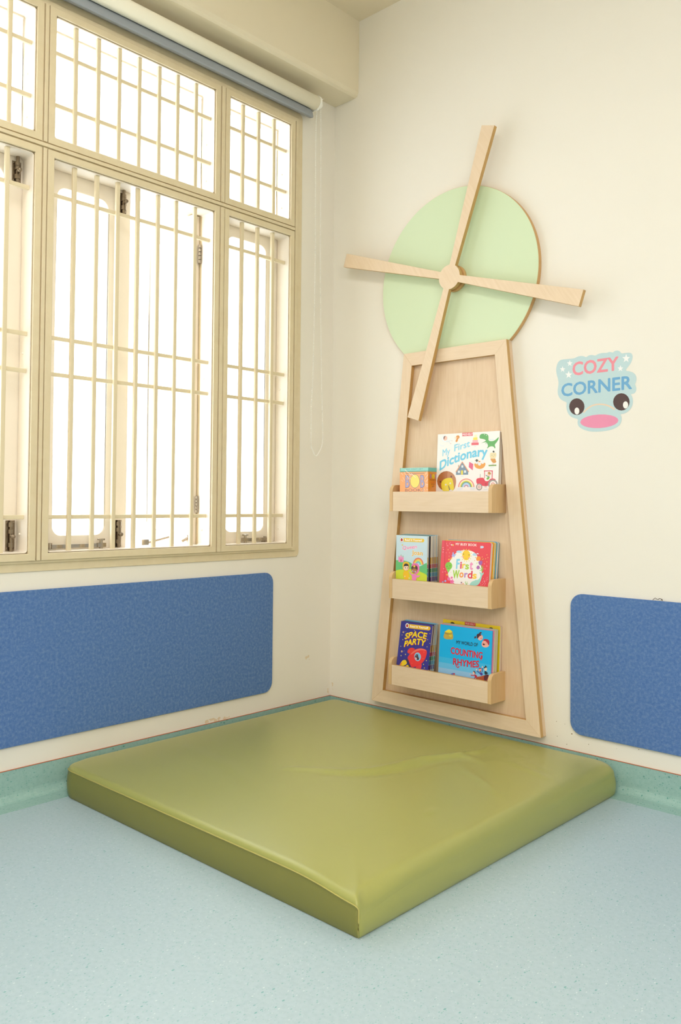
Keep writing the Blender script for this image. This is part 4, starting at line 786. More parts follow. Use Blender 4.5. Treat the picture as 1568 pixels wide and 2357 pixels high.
  ('p',[(1118,1066),(1123,1016),(1112,968),(1088,926),(1051,895),(1006,877),(958,875),(910,889),(868,917),(836,956),(816,1004),(812,1054),(822,1103),(847,1145),(884,1176),(929,1193),(978,1195),(1025,1181),(1067,1153),(1099,1113)],'a8ccec'),
  ('p',[(1096,1061),(1100,1017),(1092,974),(1071,937),(1040,910),(1002,895),(961,893),(920,906),(884,931),(856,966),(839,1008),(834,1053),(843,1096),(864,1133),(895,1160),(933,1175),(975,1177),(1016,1164),(1052,1139),(1079,1103)],'7cbde8'),
  ('P',[(837,1038),(885,1114),(937,1156),(977,1126),(996,1036),(1055,975),(1040,927),(956,904),(886,941),(836,992)],'4a3a44'),
  ('P',[(850,994),(899,1012),(942,960),(939,925),(888,929)],'e8dcd8'),
  ('p',[(901,969),(898,955),(887,945),(871,943),(857,950),(850,962),(853,976),(865,986),(881,989),(895,982)],'ee8a9a'),
  ('p',[(953,1135),(951,1125),(941,1118),(929,1116),(918,1120),(913,1129),(916,1139),(925,1146),(937,1148),(948,1143)],'e0dcd8'),
  ('p',[(1083,965),(1081,956),(1072,948),(1060,947),(1049,951),(1044,960),(1046,970),(1056,977),(1068,979),(1078,974)],'e8e0dc'),
  ('p',[(913,1069),(911,1061),(905,1055),(896,1054),(888,1058),(884,1065),(886,1074),(892,1080),(901,1081),(909,1077)],'c8c4c0'),
  ('p',[(569,1197),(567,1186),(558,1178),(545,1176),(534,1181),(529,1192),(531,1203),(541,1211),(553,1212),(564,1207)],'f0685c'),
  ('p',[(1258,1246),(1256,1235),(1247,1227),(1235,1226),(1224,1231),(1219,1241),(1222,1252),(1230,1260),(1243,1262),(1253,1256)],'f0685c'),
  ('p',[(1243,1001),(1241,990),(1232,982),(1220,980),(1209,985),(1204,996),(1206,1007),(1215,1015),(1227,1016),(1238,1011)],'f0685c'),
  ('p',[(755,759),(753,747),(744,739),(731,738),(721,743),(715,753),(718,764),(727,772),(739,774),(750,769)],'f0685c'),
  ('p',[(415,859),(491,899),(580,783),(520,734)],'4c3c3e'),
  ('p',[(539,702),(599,745),(705,615),(620,591)],'4c3c3e'),
  ('P',[(194,683),(255,785),(337,831),(424,843),(505,738),(477,676),(367,614),(225,570),(134,581)],'f4d21c'),
  ('P',[(373,568),(481,641),(549,686),(620,591),(645,514),(501,493)],'f4d21c'),
  ('P',[(134,581),(196,671),(272,764),(256,668),(194,577)],'f08c24'),
  ('p',[(386,2220),(1320,2234),(1341,2077),(407,2060)],'f0be28'),
  ('p',[(1422,2166),(1421,2141),(1411,2118),(1393,2098),(1368,2084),(1341,2077),(1312,2078),(1285,2086),(1262,2101),(1246,2122),(1238,2145),(1240,2170),(1250,2194),(1268,2213),(1292,2227),(1320,2234),(1349,2234),(1376,2225),(1399,2210),(1415,2190)],'f0be28'),
  ('t','Read It Yourself',[(460,2110),(1313,2127)],75,'ffffff',0.03,0),
  ('p',[(406,2158),(406,2125),(397,2096),(380,2071),(356,2053),(329,2045),(300,2047),(273,2059),(250,2079),(233,2106),(224,2138),(224,2170),(233,2200),(250,2225),(274,2242),(301,2250),(330,2248),(357,2236),(380,2216),(397,2189)],'3a3a40'),
  ('p',[(400,2157),(399,2127),(391,2099),(375,2076),(354,2060),(328,2052),(301,2054),(276,2065),(254,2084),(239,2109),(231,2138),(231,2168),(239,2196),(255,2219),(277,2236),(302,2243),(329,2241),(354,2230),(376,2211),(391,2186)],'fafafa'),
  ('p',[(368,2149),(368,2131),(363,2115),(353,2101),(339,2091),(323,2087),(307,2088),(291,2094),(278,2105),(268,2120),(263,2137),(263,2155),(269,2172),(279,2185),(292,2195),(308,2199),(325,2198),(341,2192),(354,2181),(364,2166)],'d8402c'),
  ('p',[(337,2194),(333,2182),(320,2174),(303,2172),(289,2177),(282,2188),(286,2199),(299,2207),(315,2209),(330,2204)],'30262a'),
  ('s',[(307,2188),(319,2096)],7,'30262a'),
  ('p',[(300,2146),(299,2142),(296,2139),(291,2138),(287,2140),(285,2144),(286,2149),(289,2152),(294,2152),(298,2150)],'30262a'),
  ('p',[(344,2157),(344,2153),(340,2150),(336,2149),(332,2151),(330,2155),(331,2159),(334,2162),(338,2163),(342,2161)],'30262a'),
  ('p',[(309,2116),(308,2111),(304,2109),(300,2108),(296,2110),(294,2114),(295,2118),(298,2121),(303,2122),(307,2120)],'30262a'),
  ('p',[(346,2124),(345,2120),(342,2117),(337,2116),(333,2118),(331,2122),(332,2127),(336,2130),(340,2130),(344,2128)],'30262a'),
],
'count': [
  ('P',[(196,2125),(298,2192),(395,2247),(488,2213),(556,2181),(561,2095),(597,2021),(590,1910),(525,1873),(430,1878),(316,1858),(209,1880),(162,1938),(182,2020),(212,2071)],'c4a648'),
  ('P',[(209,2126),(298,2192),(395,2247),(489,2205),(548,2165),(492,2135),(341,2114)],'f0dc30'),
  ('P',[(363,2120),(502,2136),(560,2001),(484,1936),(394,2013)],'dcc83c'),
  ('P',[(207,2102),(362,2075),(541,2109),(543,2074),(364,2041),(205,2067)],'9a8434'),
  ('p',[(1859,2115),(1855,2081),(1841,2050),(1818,2023),(1788,2004),(1754,1995),(1719,1996),(1687,2008),(1662,2028),(1644,2056),(1637,2089),(1641,2122),(1655,2154),(1679,2181),(1709,2199),(1743,2209),(1778,2207),(1809,2196),(1835,2175),(1852,2147)],'f4b4a8'),
  ('P',[(1595,2184),(1656,2229),(1746,2224),(1820,2179),(1714,2151),(1647,2036),(1601,2061)],'4a2430'),
  ('P',[(1683,2232),(1725,2283),(1810,2313),(1790,2237),(1711,2209)],'4a2430'),
  ('P',[(1502,2034),(1507,2112),(1561,2126),(1590,2083),(1538,2035)],'4a2430'),
  ('s',[(1688,2115),(1721,2103)],10,'6a3430'),
  ('s',[(1778,2116),(1809,2113)],10,'6a3430'),
  ('p',[(1815,2068),(1810,2060),(1798,2055),(1782,2053),(1770,2056),(1765,2062),(1769,2070),(1781,2076),(1797,2078),(1809,2075)],'a03038'),
  ('P',[(1824,1919),(1881,2018),(1987,2046),(2096,1983),(2144,1913),(2113,1818),(2000,1770),(1884,1774),(1823,1827)],'f4b0a0'),
  ('P',[(1872,2025),(1932,2073),(2057,2077),(2133,2033),(2144,1913),(2103,1855),(2063,1933),(1971,2006),(1891,1996)],'b82c40'),
  ('p',[(1955,1870),(1950,1861),(1942,1853),(1930,1848),(1916,1845),(1902,1844),(1889,1847),(1877,1853),(1869,1861),(1865,1870),(1865,1880),(1869,1889),(1878,1897),(1890,1902),(1903,1905),(1918,1905),(1931,1902),(1943,1897),(1951,1889),(1955,1880)],'5a1820'),
  ('s',[(1876,1956),(1917,1949)],10,'8a3a3a'),
  ('s',[(1983,1946),(2019,1931)],10,'8a3a3a'),
  ('p',[(1887,1912),(1883,1902),(1873,1895),(1859,1894),(1848,1898),(1844,1906),(1848,1916),(1858,1923),(1871,1924),(1882,1920)],'f08a80'),
  ('p',[(2019,1890),(2015,1879),(2003,1871),(1988,1869),(1975,1874),(1970,1884),(1974,1895),(1986,1903),(2001,1905),(2014,1900)],'f08a80'),
  ('t','MY WORLD OF',[(743,1752),(1187,1756),(1660,1764)],120,'1c2428',0.03,0),
  ('t','COUNTING',[(523,1374),(835,1360),(1207,1348),(1869,1353)],231,'d42438',0.045,0),
  ('t','RHYMES',[(645,983),(1041,984),(1409,990),(1741,1037)],229,'d42438',0.045,0),
  ('s',[(739,1051),(792,933),(860,893),(904,934),(893,971)],34,'d42438'),
  ('s',[(1829,1446),(1839,1356),(1818,1292)],30,'d42438'),
  ('P',[(537,591),(590,654),(683,680),(743,684),(743,614),(650,593),(577,558)],'6a70c0'),
  ('P',[(637,661),(743,684),(735,597)],'c83448'),
  ('P',[(632,582),(723,635),(774,572),(768,493),(619,471)],'f0c030'),
  ('P',[(1624,677),(1855,734),(2011,803),(2159,855),(2172,767),(2109,606),(2062,478),(1709,423),(1657,552)],'b4502c'),
  ('P',[(1959,780),(2159,855),(2164,750),(2057,598),(1986,587)],'5c2430'),
  ('s',[(1423,708),(1550,716),(1602,757)],33,'c0283c'),
  ('P',[(1567,737),(1628,769),(1713,690),(1625,654),(1577,540),(1542,580),(1598,665)],'b82438'),
  ('p',[(1595,818),(1594,801),(1588,786),(1578,773),(1566,764),(1551,759),(1537,759),(1523,765),(1512,775),(1505,788),(1502,804),(1503,820),(1509,836),(1519,849),(1532,858),(1546,862),(1561,862),(1574,857),(1585,847),(1592,833)],'f0bca8'),
  ('P',[(1497,864),(1559,892),(1612,851),(1622,791),(1592,771),(1562,843)],'50303a'),
  ('p',[(1428,750),(1424,739),(1412,730),(1396,728),(1383,732),(1378,742),(1382,754),(1394,762),(1410,765),(1423,760)],'f0bca8'),
  ('s',[(1676,898),(1778,844),(1833,807)],36,'3c3c98'),
  ('s',[(1894,1029),(1886,891)],33,'3c3c98'),
  ('P',[(1777,852),(1892,884),(1932,784),(1836,754)],'4a3c9c'),
  ('p',[(1856,962),(1854,944),(1847,927),(1835,913),(1819,902),(1802,897),(1784,897),(1768,903),(1755,914),(1746,929),(1742,946),(1744,964),(1751,981),(1763,996),(1779,1006),(1796,1012),(1814,1011),(1830,1005),(1843,995),(1852,980)],'eeb49c'),
  ('P',[(1735,991),(1777,1030),(1849,1022),(1857,978),(1788,991),(1745,954)],'b8303c'),
  ('P',[(1774,920),(1845,938),(1839,876),(1794,877)],'b8303c'),
  ('p',[(1680,952),(1687,935),(1682,919),(1667,909),(1648,910),(1632,921),(1625,938),(1630,954),(1645,964),(1665,963)],'f0bca8'),
  ('p',[(1917,1070),(1913,1050),(1901,1036),(1886,1034),(1873,1044),(1867,1063),(1871,1083),(1883,1097),(1898,1099),(1911,1089)],'f0bca8'),
  ('P',[(1978,942),(2058,946),(2132,859),(1994,800)],'20242c'),
  ('p',[(2087,1026),(2086,1004),(2078,984),(2065,967),(2049,954),(2031,948),(2012,949),(1995,956),(1981,970),(1972,988),(1968,1009),(1970,1031),(1977,1051),(1990,1069),(2006,1081),(2024,1087),(2043,1086),(2060,1079),(2074,1065),(2083,1047)],'eac8b0'),
  ('P',[(1948,1021),(1954,1068),(1997,1097),(2004,1148),(2049,1127),(2068,1099),(2104,1089),(2034,1064)],'28222c'),
  ('s',[(2068,917),(2141,868)],20,'20242c'),
],
'bob': [
  ('p',[(46,1586),(1406,1572),(1407,1443),(47,1451)],'8fd0c4'),
  ('s',[(267,1336),(547,1340),(1176,1342)],17,'6a3c38'),
  ('t','MY FIRST SET',[(319,1489),(1110,1487)],42,'5a9c94',0.02,0),
  ('t','B',[(284,802),(468,807)],471,'5a4a6a',0.035,0),
  ('t','B',[(290,816),(456,820)],447,'a49cc4',0.02,0),
  ('t','B',[(996,804),(1173,808)],463,'5a4a6a',0.035,0),
  ('t','B',[(1001,817),(1162,821)],440,'a49cc4',0.02,0),
  ('p',[(960,1042),(950,960),(917,886),(867,827),(803,789),(731,777),(660,790),(594,829),(542,888),(508,964),(496,1047),(507,1130),(540,1205),(591,1264),(656,1301),(727,1313),(799,1298),(864,1259),(915,1200),(948,1125)],'5c4a56'),
  ('p',[(944,1042),(935,965),(905,895),(858,839),(798,804),(731,792),(664,804),(604,841),(555,897),(524,968),(512,1047),(522,1125),(553,1196),(600,1251),(661,1286),(727,1298),(794,1284),(855,1248),(902,1191),(933,1120)],'f4dc54'),
  ('t','BOOKS',[(265,647),(1155,654)],105,'6a4030',0.0,0),
  ('s',[(238,1496),(548,1276)],17,'fbe6d2'),
  ('s',[(547,1340),(773,1177)],22,'fbe6d2'),
  ('s',[(212,1400),(469,1117)],15,'fbe6d2'),
  ('s',[(64,1381),(146,1282)],12,'fbe6d2'),
  ('s',[(1304,1422),(1228,1287)],16,'fbe6d2'),
  ('s',[(1357,1295),(1191,1119)],12,'fbe6d2'),
  ('s',[(1396,1148),(1243,1013)],14,'fbe6d2'),
  ('s',[(1385,875),(1218,950)],9,'fbe6d2'),
  ('s',[(1373,813),(1218,877)],9,'fbe6d2'),
  ('s',[(1077,719),(1168,656)],12,'fbe6d2'),
  ('s',[(1128,782),(1207,687)],9,'fbe6d2'),
  ('s',[(80,1100),(161,1034)],10,'fbe6d2'),
  ('s',[(146,1207),(242,1077)],12,'fbe6d2'),
  ('s',[(1205,919),(1372,875)],9,'fbe6d2'),
  ('s',[(1284,729),(1361,697)],12,'fbe6d2'),
  ('s',[(455,1245),(536,1105)],14,'fbe6d2'),
],
}
# ------------------------------------------------------------------ prints (flat shapes on covers; units 0.1 mm)
_gl = {}
def glyph(txt, bold):
    k = (txt, bold)
    if k in _gl: return _gl[k]
    def mk(t):
        cu = bpy.data.curves.new('lettering', 'FONT'); cu.body = t; cu.size = 1; cu.resolution_u = 3; cu.offset = bold
        ob = bpy.data.objects.new('lettering', cu); C.objects.link(ob); dg = bpy.context.evaluated_depsgraph_get(); dg.update()
        me = bpy.data.meshes.new_from_object(ob.evaluated_get(dg)); V = [(v.co.x, v.co.y) for v in me.vertices]; Fs = [tuple(p.vertices) for p in me.polygons]
        bpy.data.objects.remove(ob); bpy.data.curves.remove(cu); bpy.data.meshes.remove(me); return V, Fs
    V, Fs = mk(txt); Hh = .69
    x0 = min(v[0] for v in V); x1 = max(v[0] for v in V)
    _gl[k] = ([((v[0] - x0) / (x1 - x0), v[1] / Hh) for v in V], Fs); return _gl[k]
def chaikin(P, it=2):
    for _ in range(it):
        Q = []
        for i in range(len(P)):
            a, c = P[i], P[(i + 1) % len(P)]; Q += [(a[0] * .75 + c[0] * .25, a[1] * .75 + c[1] * .25), (a[0] * .25 + c[0] * .75, a[1] * .25 + c[1] * .75)]
        P = Q
    return P
def clip(P, w_, h_):
    for ax, lim, sg in ((0, 0, 1), (0, w_, -1), (1, 0, 1), (1, h_, -1)):
        Q = []
        for i in range(len(P)):
            a, c = P[i], P[(i + 1) % len(P)]; ia = (a[ax] - lim) * sg >= 0; ic = (c[ax] - lim) * sg >= 0
            if ia: Q.append(a)
            if ia != ic:
                t = (lim - a[ax]) / (c[ax] - a[ax]); Q.append((a[0] + (c[0] - a[0]) * t, a[1] + (c[1] - a[1]) * t))
        P = Q
        if len(P) < 3: return []
    return P
def stroke(P, wd):
    n = len(P); L_, R2 = [], []
    for i in range(n):
        a = P[max(i - 1, 0)]; c = P[min(i + 1, n - 1)]; dx, dy = c[0] - a[0], c[1] - a[1]; l = math.hypot(dx, dy) or 1
        nx, ny = -dy / l * wd / 2, dx / l * wd / 2; L_.append((P[i][0] + nx, P[i][1] + ny)); R2.append((P[i][0] - nx, P[i][1] - ny))
    return [[L_[i], L_[i + 1], R2[i + 1], R2[i]] for i in range(n - 1)]
def draw(mb, shapes, w_, h_, place, step=.00010, z0=.00012):
    """each shape becomes flat ink polygons stacked by overlap; place(u,v,d) -> 3D"""
    done = []
    for s in shapes:
        k = s[0]; tris = []
        if k in 'pPsS' and k != 't':
            polys = [s[1]] if k == 'p' else [chaikin(s[1])] if k == 'P' else stroke(s[1], s[2])
            col = s[2] if k in 'pP' else s[3]
            for P in polys:
                P = clip([(float(a), float(c)) for a, c in P], w_, h_)
                if len(P) < 3: continue
                V3 = [Vector((a, c, 0)) for a, c in P]
                for t in tessellate_polygon([V3]): tris.append([P[i] for i in t])
        elif k == 't':
            _, txt, base, hh, col, bold, slant = s; V, Fs = glyph(txt, 0)
            rb = bold * hh; shifts = [(0, 0)] + ([(rb * cos(q * pi / 4), rb * sin(q * pi / 4)) for q in range(8)] + ([(rb * .5 * cos(q * pi / 3), rb * .5 * sin(q * pi / 3)) for q in range(6)] if bold > .06 else []) if bold else [])
            n = len(base) - 1
            cum = [0]
            for i in range(n): cum.append(cum[-1] + math.hypot(base[i + 1][0] - base[i][0], base[i + 1][1] - base[i][1]))
            def mp(v):
                d = v[0] * cum[-1]; i = 0
                while i < n - 1 and d > cum[i + 1]: i += 1
                t = (d - cum[i]) / (cum[i + 1] - cum[i]); x = base[i][0] + (base[i + 1][0] - base[i][0]) * t; y = base[i][1] + (base[i + 1][1] - base[i][1]) * t
                return (x + v[1] * hh * slant, y + v[1] * hh)
            VV = [mp(v) for v in V]
            for si, (ox, oy) in enumerate(shifts):
                for f in Fs:
                    for i in range(1, len(f) - 1):
                        P = clip([(VV[q][0] + ox, VV[q][1] + oy) for q in (f[0], f[i], f[i + 1])], w_, h_)
                        for j in range(1, len(P) - 1): tris.append([P[0], P[j], P[j + 1], si])
        if not tris: continue
        xs = [p[0] for t in tris for p in t[:3]]; ys = [p[1] for t in tris for p in t[:3]]; bb = (min(xs), max(xs), min(ys), max(ys))
        lv = 1 + max([q[1] for q in done if not (q[0][1] < bb[0] or q[0][0] > bb[1] or q[0][3] < bb[2] or q[0][2] > bb[3])] or [-1]); done.append((bb, lv))
        d = z0 + lv * step
        for t in tris:
            (ax, ay), (bx, by), (cx, cy) = t[:3]; dd = d + (t[3] * 4e-6 if len(t) > 3 else 0); t = t[:3]
            if (bx - ax) * (cy - ay) - (cx - ax) * (by - ay) < 0: t = [t[0], t[2], t[1]]
            mb.add([place(p[0] * 1e-4, p[1] * 1e-4, dd) for p in t], [(0, 1, 2)], col)
# ---- wall sticker
b = MB(); draw(b, ART['sticker'], 4000, 4000, lambda u, v, d: (1.05 + u, -.0004 - d, 1.17 + v))
o = part('wall_sticker', b, M['vinyl_print']); tag(o, 'pale blue wall sticker reading COZY CORNER over two dark eyes and a pink mouth', 'sticker')
# ------------------------------------------------------------------ windmill bookcase
wm = thing('windmill_bookcase', 'maple windmill-shaped wall bookcase with pale green round cap, sails and three book shelves', 'bookcase', (.645, 0, .13))
xb0, xb1, xt0, xt1, zb, zt = .264, 1.0215, .4185, .8805, .1297, 1.5285
ib0, ib1, it0, it1, izb, izt = .3223, .9645, .4579, .8336, .1805, 1.4775
b = MB(); b.prism([(xb0, zb), (xb1, zb), (xt1, zt), (xt0, zt)], -.0185, -.0005); part('back_panel', b, M['wood_in'], wm, bevel=.001)
for nm, P, m in (('frame_rail', [(xb0, zb), (xb1, zb), (ib1, izb), (ib0, izb)], 'wood_h'), ('frame_rail', [(it0, izt), (it1, izt), (xt1, zt), (xt0, zt)], 'wood_h'),
                 ('frame_stile', [(xb0, zb), (ib0, izb), (it0, izt), (xt0, zt)], 'wood_v'), ('frame_stile', [(ib1, izb), (xb1, zb), (xt1, zt), (it1, izt)], 'wood_v')):
    b = MB(); b.prism(P, -.038, -.0195); part(nm, b, M[m], wm, bevel=.0007)
b = MB(); b.box(.27, 1.015, -.0197, -.0183, .135, .14)
cx, cz, Rr = .6465, 1.789, .3525
P = []
a0 = math.asin((1.5275 - cz) / Rr); n = 96
for k in range(n + 1):
    t = a0 + (pi - 2 * a0) * k / n; P.append((cx + Rr * cos(t), cz + Rr * sin(t)))
b = MB(); b.prism(P, -.0188, -.0005); dk = part('round_cap', b, M['trimwood'], wm)
P2 = [(cx + (p[0] - cx) * .9975, cz + (p[1] - cz) * .9975) for p in P]
b = MB(); b.prism(P2, -.0200, -.0189); part('green_face', b, M['green'], dk)
# sails: four tapering blades joined by a round hub, cut from one board
hx, hz, L0 = .6505, 1.7905, .5535; hubr = .047
P = []
for i in range(4):
    t = RAD(17.5) + i * pi / 2; d = (sin(t), cos(t)); e = (cos(t), -sin(t))
    rw, tw = .0132, .0282; r0 = math.sqrt(hubr ** 2 - rw ** 2)
    P += [(hx + d[0] * r0 - e[0] * rw, hz + d[1] * r0 - e[1] * rw), (hx + d[0] * L0 - e[0] * tw, hz + d[1] * L0 - e[1] * tw), (hx + d[0] * L0 + e[0] * tw, hz + d[1] * L0 + e[1] * tw), (hx + d[0] * r0 + e[0] * rw, hz + d[1] * r0 + e[1] * rw)]
    ha = math.asin(rw / hubr)
    for k in range(1, 8):
        q = t + ha + (pi / 2 - 2 * ha) * k / 8; P.append((hx + hubr * sin(q), hz + hubr * cos(q)))
b = MB(); b.prism(P, -.063, -.045); sl = part('sails', b, M['wood_d'], wm, bevel=.0007)
b = MB(); b.tube([(hx, -.0449, hz), (hx, -.0335, hz)], .040, 40); b.tube([(hx, -.034, hz), (hx, -.0201, hz)], .050, 48); part('hub_spacer', b, M['trimwood'], sl, bevel=.0015)
sh_z = [.902, .5635, .2305]
for z in sh_z:
    x0, x1, t = .4115, .8710, .0145
    fb = MB(); fb.box(x0 + t, x1 - t, -.1125, -.098, z, z + .0765); s_ = part('shelf_front', fb, M['wood_h'], wm, bevel=.0008)
    fl = MB(); fl.box(x0 + t, x1 - t, -.098, -.0187, z, z + .012); part('shelf_floor', fl, M['wood_h'], s_, bevel=.0006)
    pr = [(-.0187, z), (-.1140, z), (-.1140, z + .078)] + [(-.114 + .025 * (1 - cos(a)), z + .078 + .025 * sin(a)) for a in [RAD(q) for q in (12, 24, 36, 48, 60, 72, 84, 90)]] + [(-.0187, z + .103)]
    for xx in (x0, x1 - t):
        sb = MB(); sb.prism(pr, xx, xx + t, 'x'); part('shelf_side', sb, M['wood_side'], s_, bevel=.0007)
# ------------------------------------------------------------------ books
STR = [('d9a41c', .128, .153), ('c8402c', .112, .127), ('2c8a3c', .096, .111), ('2c8ca8', .080, .095), ('5c3478', .062, .079)]
def book(x0, w_, h_, z0, yf, lean, t, cover, label, art=None, group=None, page='eee6d4', back=None, spine=None, stripes=False, board=.0010, roll=0, rc=0, step=.00008, bg=None):
    """local frame: x right, z up, y into the shelf; the front cover lies at y=0"""
    z0 += t * sin(lean) + .0002
    r = thing('picture_book', label, 'book', (x0, yf, z0), group, (-lean, roll, 0))
    def cov(y0, y1, inset=0):
        m_ = MB(); 
        if rc: P_ = [(0, 0), (w_, 0)] + [(w_ - rc + rc * cos(a), h_ - rc + rc * sin(a)) for a in [RAD(q) for q in range(0, 91, 15)]] + [(0, h_)]
        else: P_ = [(0, 0), (w_, 0), (w_, h_), (0, h_)]
        m_.prism(P_, y0, y1); return m_
    f = cov(0, board)
    f.c = [cover] * len(f.c)
    if bg:  # graded printed ground
        zs = [i / 12 for i in range(13)]
        for i in range(12):
            q = (zs[i] + zs[i + 1]) / 2; a_, c_ = bg
            k = max(0, min(1, (q - .2) / .35)); col = tuple(int(int(a_[j:j + 2], 16) * (1 - k) + int(c_[j:j + 2], 16) * k) for j in (0, 2, 4))
            f.add([(0, -.00006, zs[i] * h_), (w_, -.00006, zs[i] * h_), (w_, -.00006, zs[i + 1] * h_), (0, -.00006, zs[i + 1] * h_)], [(0, 1, 2, 3)], col)
    if art: draw(f, art, w_ * 1e4, h_ * 1e4, lambda u, v, d: (u, -d, v), step)
    # fix winding of the board itself (outward)
    part('front_cover', f, M['print'], r, world=False)
    k = cov(t - board, t); k.c = [back or cover] * len(k.c); part('back_cover', k, M['print'], r, world=False)
    k = MB(); k.box(0, .0016, board, t - board, 0, h_, spine or cover); part('spine', k, M['print'], r, world=False)
    k = MB(); pw = w_ - (.0008 if not rc else .0005); ph = h_ - (.003 if not rc else .0005)
    if stripes:
        k.box(.0016, pw, board, t - board, .003, .062, page)
        prev = .062
        for c_, a_, e_ in sorted(STR, key=lambda q: q[1]):
            if a_ > prev: k.box(.0016, pw, board, t - board, prev, a_, 'e8e2d4')
            k.box(.0016, pw, board, t - board, a_, e_, c_); prev = e_
        k.box(.0016, pw, board, t - board, prev, ph, page)
    elif rc:
        k.prism([(.0016, .001), (pw, .001)] + [(pw - rc + rc * cos(a), ph - rc + rc * sin(a)) for a in [RAD(q) for q in range(0, 91, 15)]] + [(.0016, ph)], board, t - board); k.c = [page] * len(k.c)
    else: k.box(.0016, pw, board, t - board, .003, ph, page)
    part('page_block', k, M['pages'], r, world=False)
    return r
book(.5847, .2712, .284, .9142, -.052, .052, .018, 'f6f1ee', 'large white picture dictionary with lion, rainbow and red tractor on the top shelf', ART['dict'], page='e6ded0', board=.0025)
# middle shelf, left stack
G1 = 'thin hardback books stacked on the middle shelf'; G2 = 'thin hardback books stacked on the bottom shelf'
book(.4275, .150, .233, .5757, -.0945, .022, .0088, 'cbe2ee', 'pale blue storybook with rainbow and two hooded children, front of middle shelf stack', ART['queen'], G1, stripes=True, spine='b8d8ea')
mid = [('1c1c28', 'black-covered thin book directly behind the pale blue rainbow storybook, middle shelf', .0095, .0068), ('5c9a58', 'green-edged thin hardback book behind the black-covered one on the middle shelf', .0085, .002),
       ('3c8a98', 'teal-edged thin hardback book between the green-edged and blue-edged ones, middle shelf', .0085, .001), ('5c88b4', 'blue-edged thin hardback book between the teal-edged and olive-edged ones, middle shelf', .0085, .0012),
       ('4c7a3c', 'olive-edged thin hardback book second from the back of the middle shelf stack', .0085, .0008), ('6cb4cc', 'light blue thin hardback book, rearmost of the middle shelf stack', .0085, .0014)]
y = -.0945 + .0096; zz = .5757
for i, (c_, lb, t, dx) in enumerate(mid):
    book(.4275 + dx, .150, .2335 + .0006 * i, zz, y, .022 - .002 * i, t, c_, lb, None, G1, stripes=True, back='d4dce0'); y += t + .0011
# middle shelf, right board books
G3 = 'rounded board books on the middle shelf'
book(.628, .212, .219, .5757, -.092, .114, .0155, 'e6404e', 'red board book with white circle, colourful letters and yellow sun, middle shelf', ART['first'], G3, page='ece4d6', rc=.007, board=.0018)
book(.631, .212, .2205, .5757, -.0755, .110, .0155, 'e2b41c', 'yellow-edged board book standing between the red and blue ones', None, G3, page='ece4d6', rc=.007, board=.0045)
book(.634, .212, .2215, .5757, -.0590, .106, .0155, '5aa4cc', 'blue-edged board book, rearmost behind the red one with the sun', None, G3, page='ece4d6', rc=.007, board=.003)
# bottom shelf, left stack
book(.4290, .150, .230, .2427, -.0955, .168, .0085, '3a3590', 'dark blue storybook with yellow letters and red rocket, front of bottom shelf stack', ART['space'], G2, stripes=True, page='d8cdb8')
low = [('4a3a34', 'dark-edged thin hardback book directly behind the dark blue rocket book', .0080, .001), ('4a90bc', 'blue-edged thin hardback book third from the front of the bottom shelf stack', .0080, .001), ('86c4e4', 'light blue thin hardback book, rearmost of the bottom shelf stack', .0080, .002)]
y = -.0955 + .0096
for i, (c_, lb, t, dx) in enumerate(low):
    book(.4290 + dx, .150, .2305 + .0015 * i, .2427, y, .168, t, c_, lb, None, G2, stripes=True, back='b8c4c8', page='d8cdb8'); y += t + .0012
# bottom shelf, right books
G4 = 'large picture books on the bottom shelf right'
book(.6265, .2245, .2385, .2427, -.090, .069, .0035, '1aa2dc', 'bright blue picture book with red title and two laughing faces, bottom shelf right', ART['count'], G4, page='d8a0b0', board=.0008, bg=('c0c4e0', '0cb0ee'))
book(.6298, .2262, .2405, .2427, -.0850, .068, .0125, 'd888a0', 'pink-covered picture book directly behind the bright blue one, bottom shelf right', None, G4, page='d6cfb8', board=.0010, back='b8b8a0')
book(.6300, .2262, .2420, .2427, -.0715, .066, .0125, 'b4bcae', 'grey-edged picture book between the pink one and the tall yellow one', None, G4, page='d2c9ae', board=.0012, back='a8a890')
YB_ART = [('p', [(970, 2405), (1440, 2405), (1440, 2515), (970, 2515)], 'c83038'), ('t', 'MILES KELLY', [(1000, 2432), (1410, 2432)], 58, 'f0c8c0', .03, 0), ('P', [(320, 2390), (360, 2435), (430, 2450), (500, 2435), (540, 2390)], '2c2a20'), ('P', [(2000, 2380), (2040, 2425), (2100, 2435), (2160, 2425), (2190, 2380)], '2c2a20')]
book(.6105, .2458, .2515, .2427, -.0430, .040, .0130, 'f0d21c', 'tall yellow picture book, rearmost on the right of the bottom shelf', YB_ART, G4, page='ddd2b4', board=.0020, back='e0c0b8')
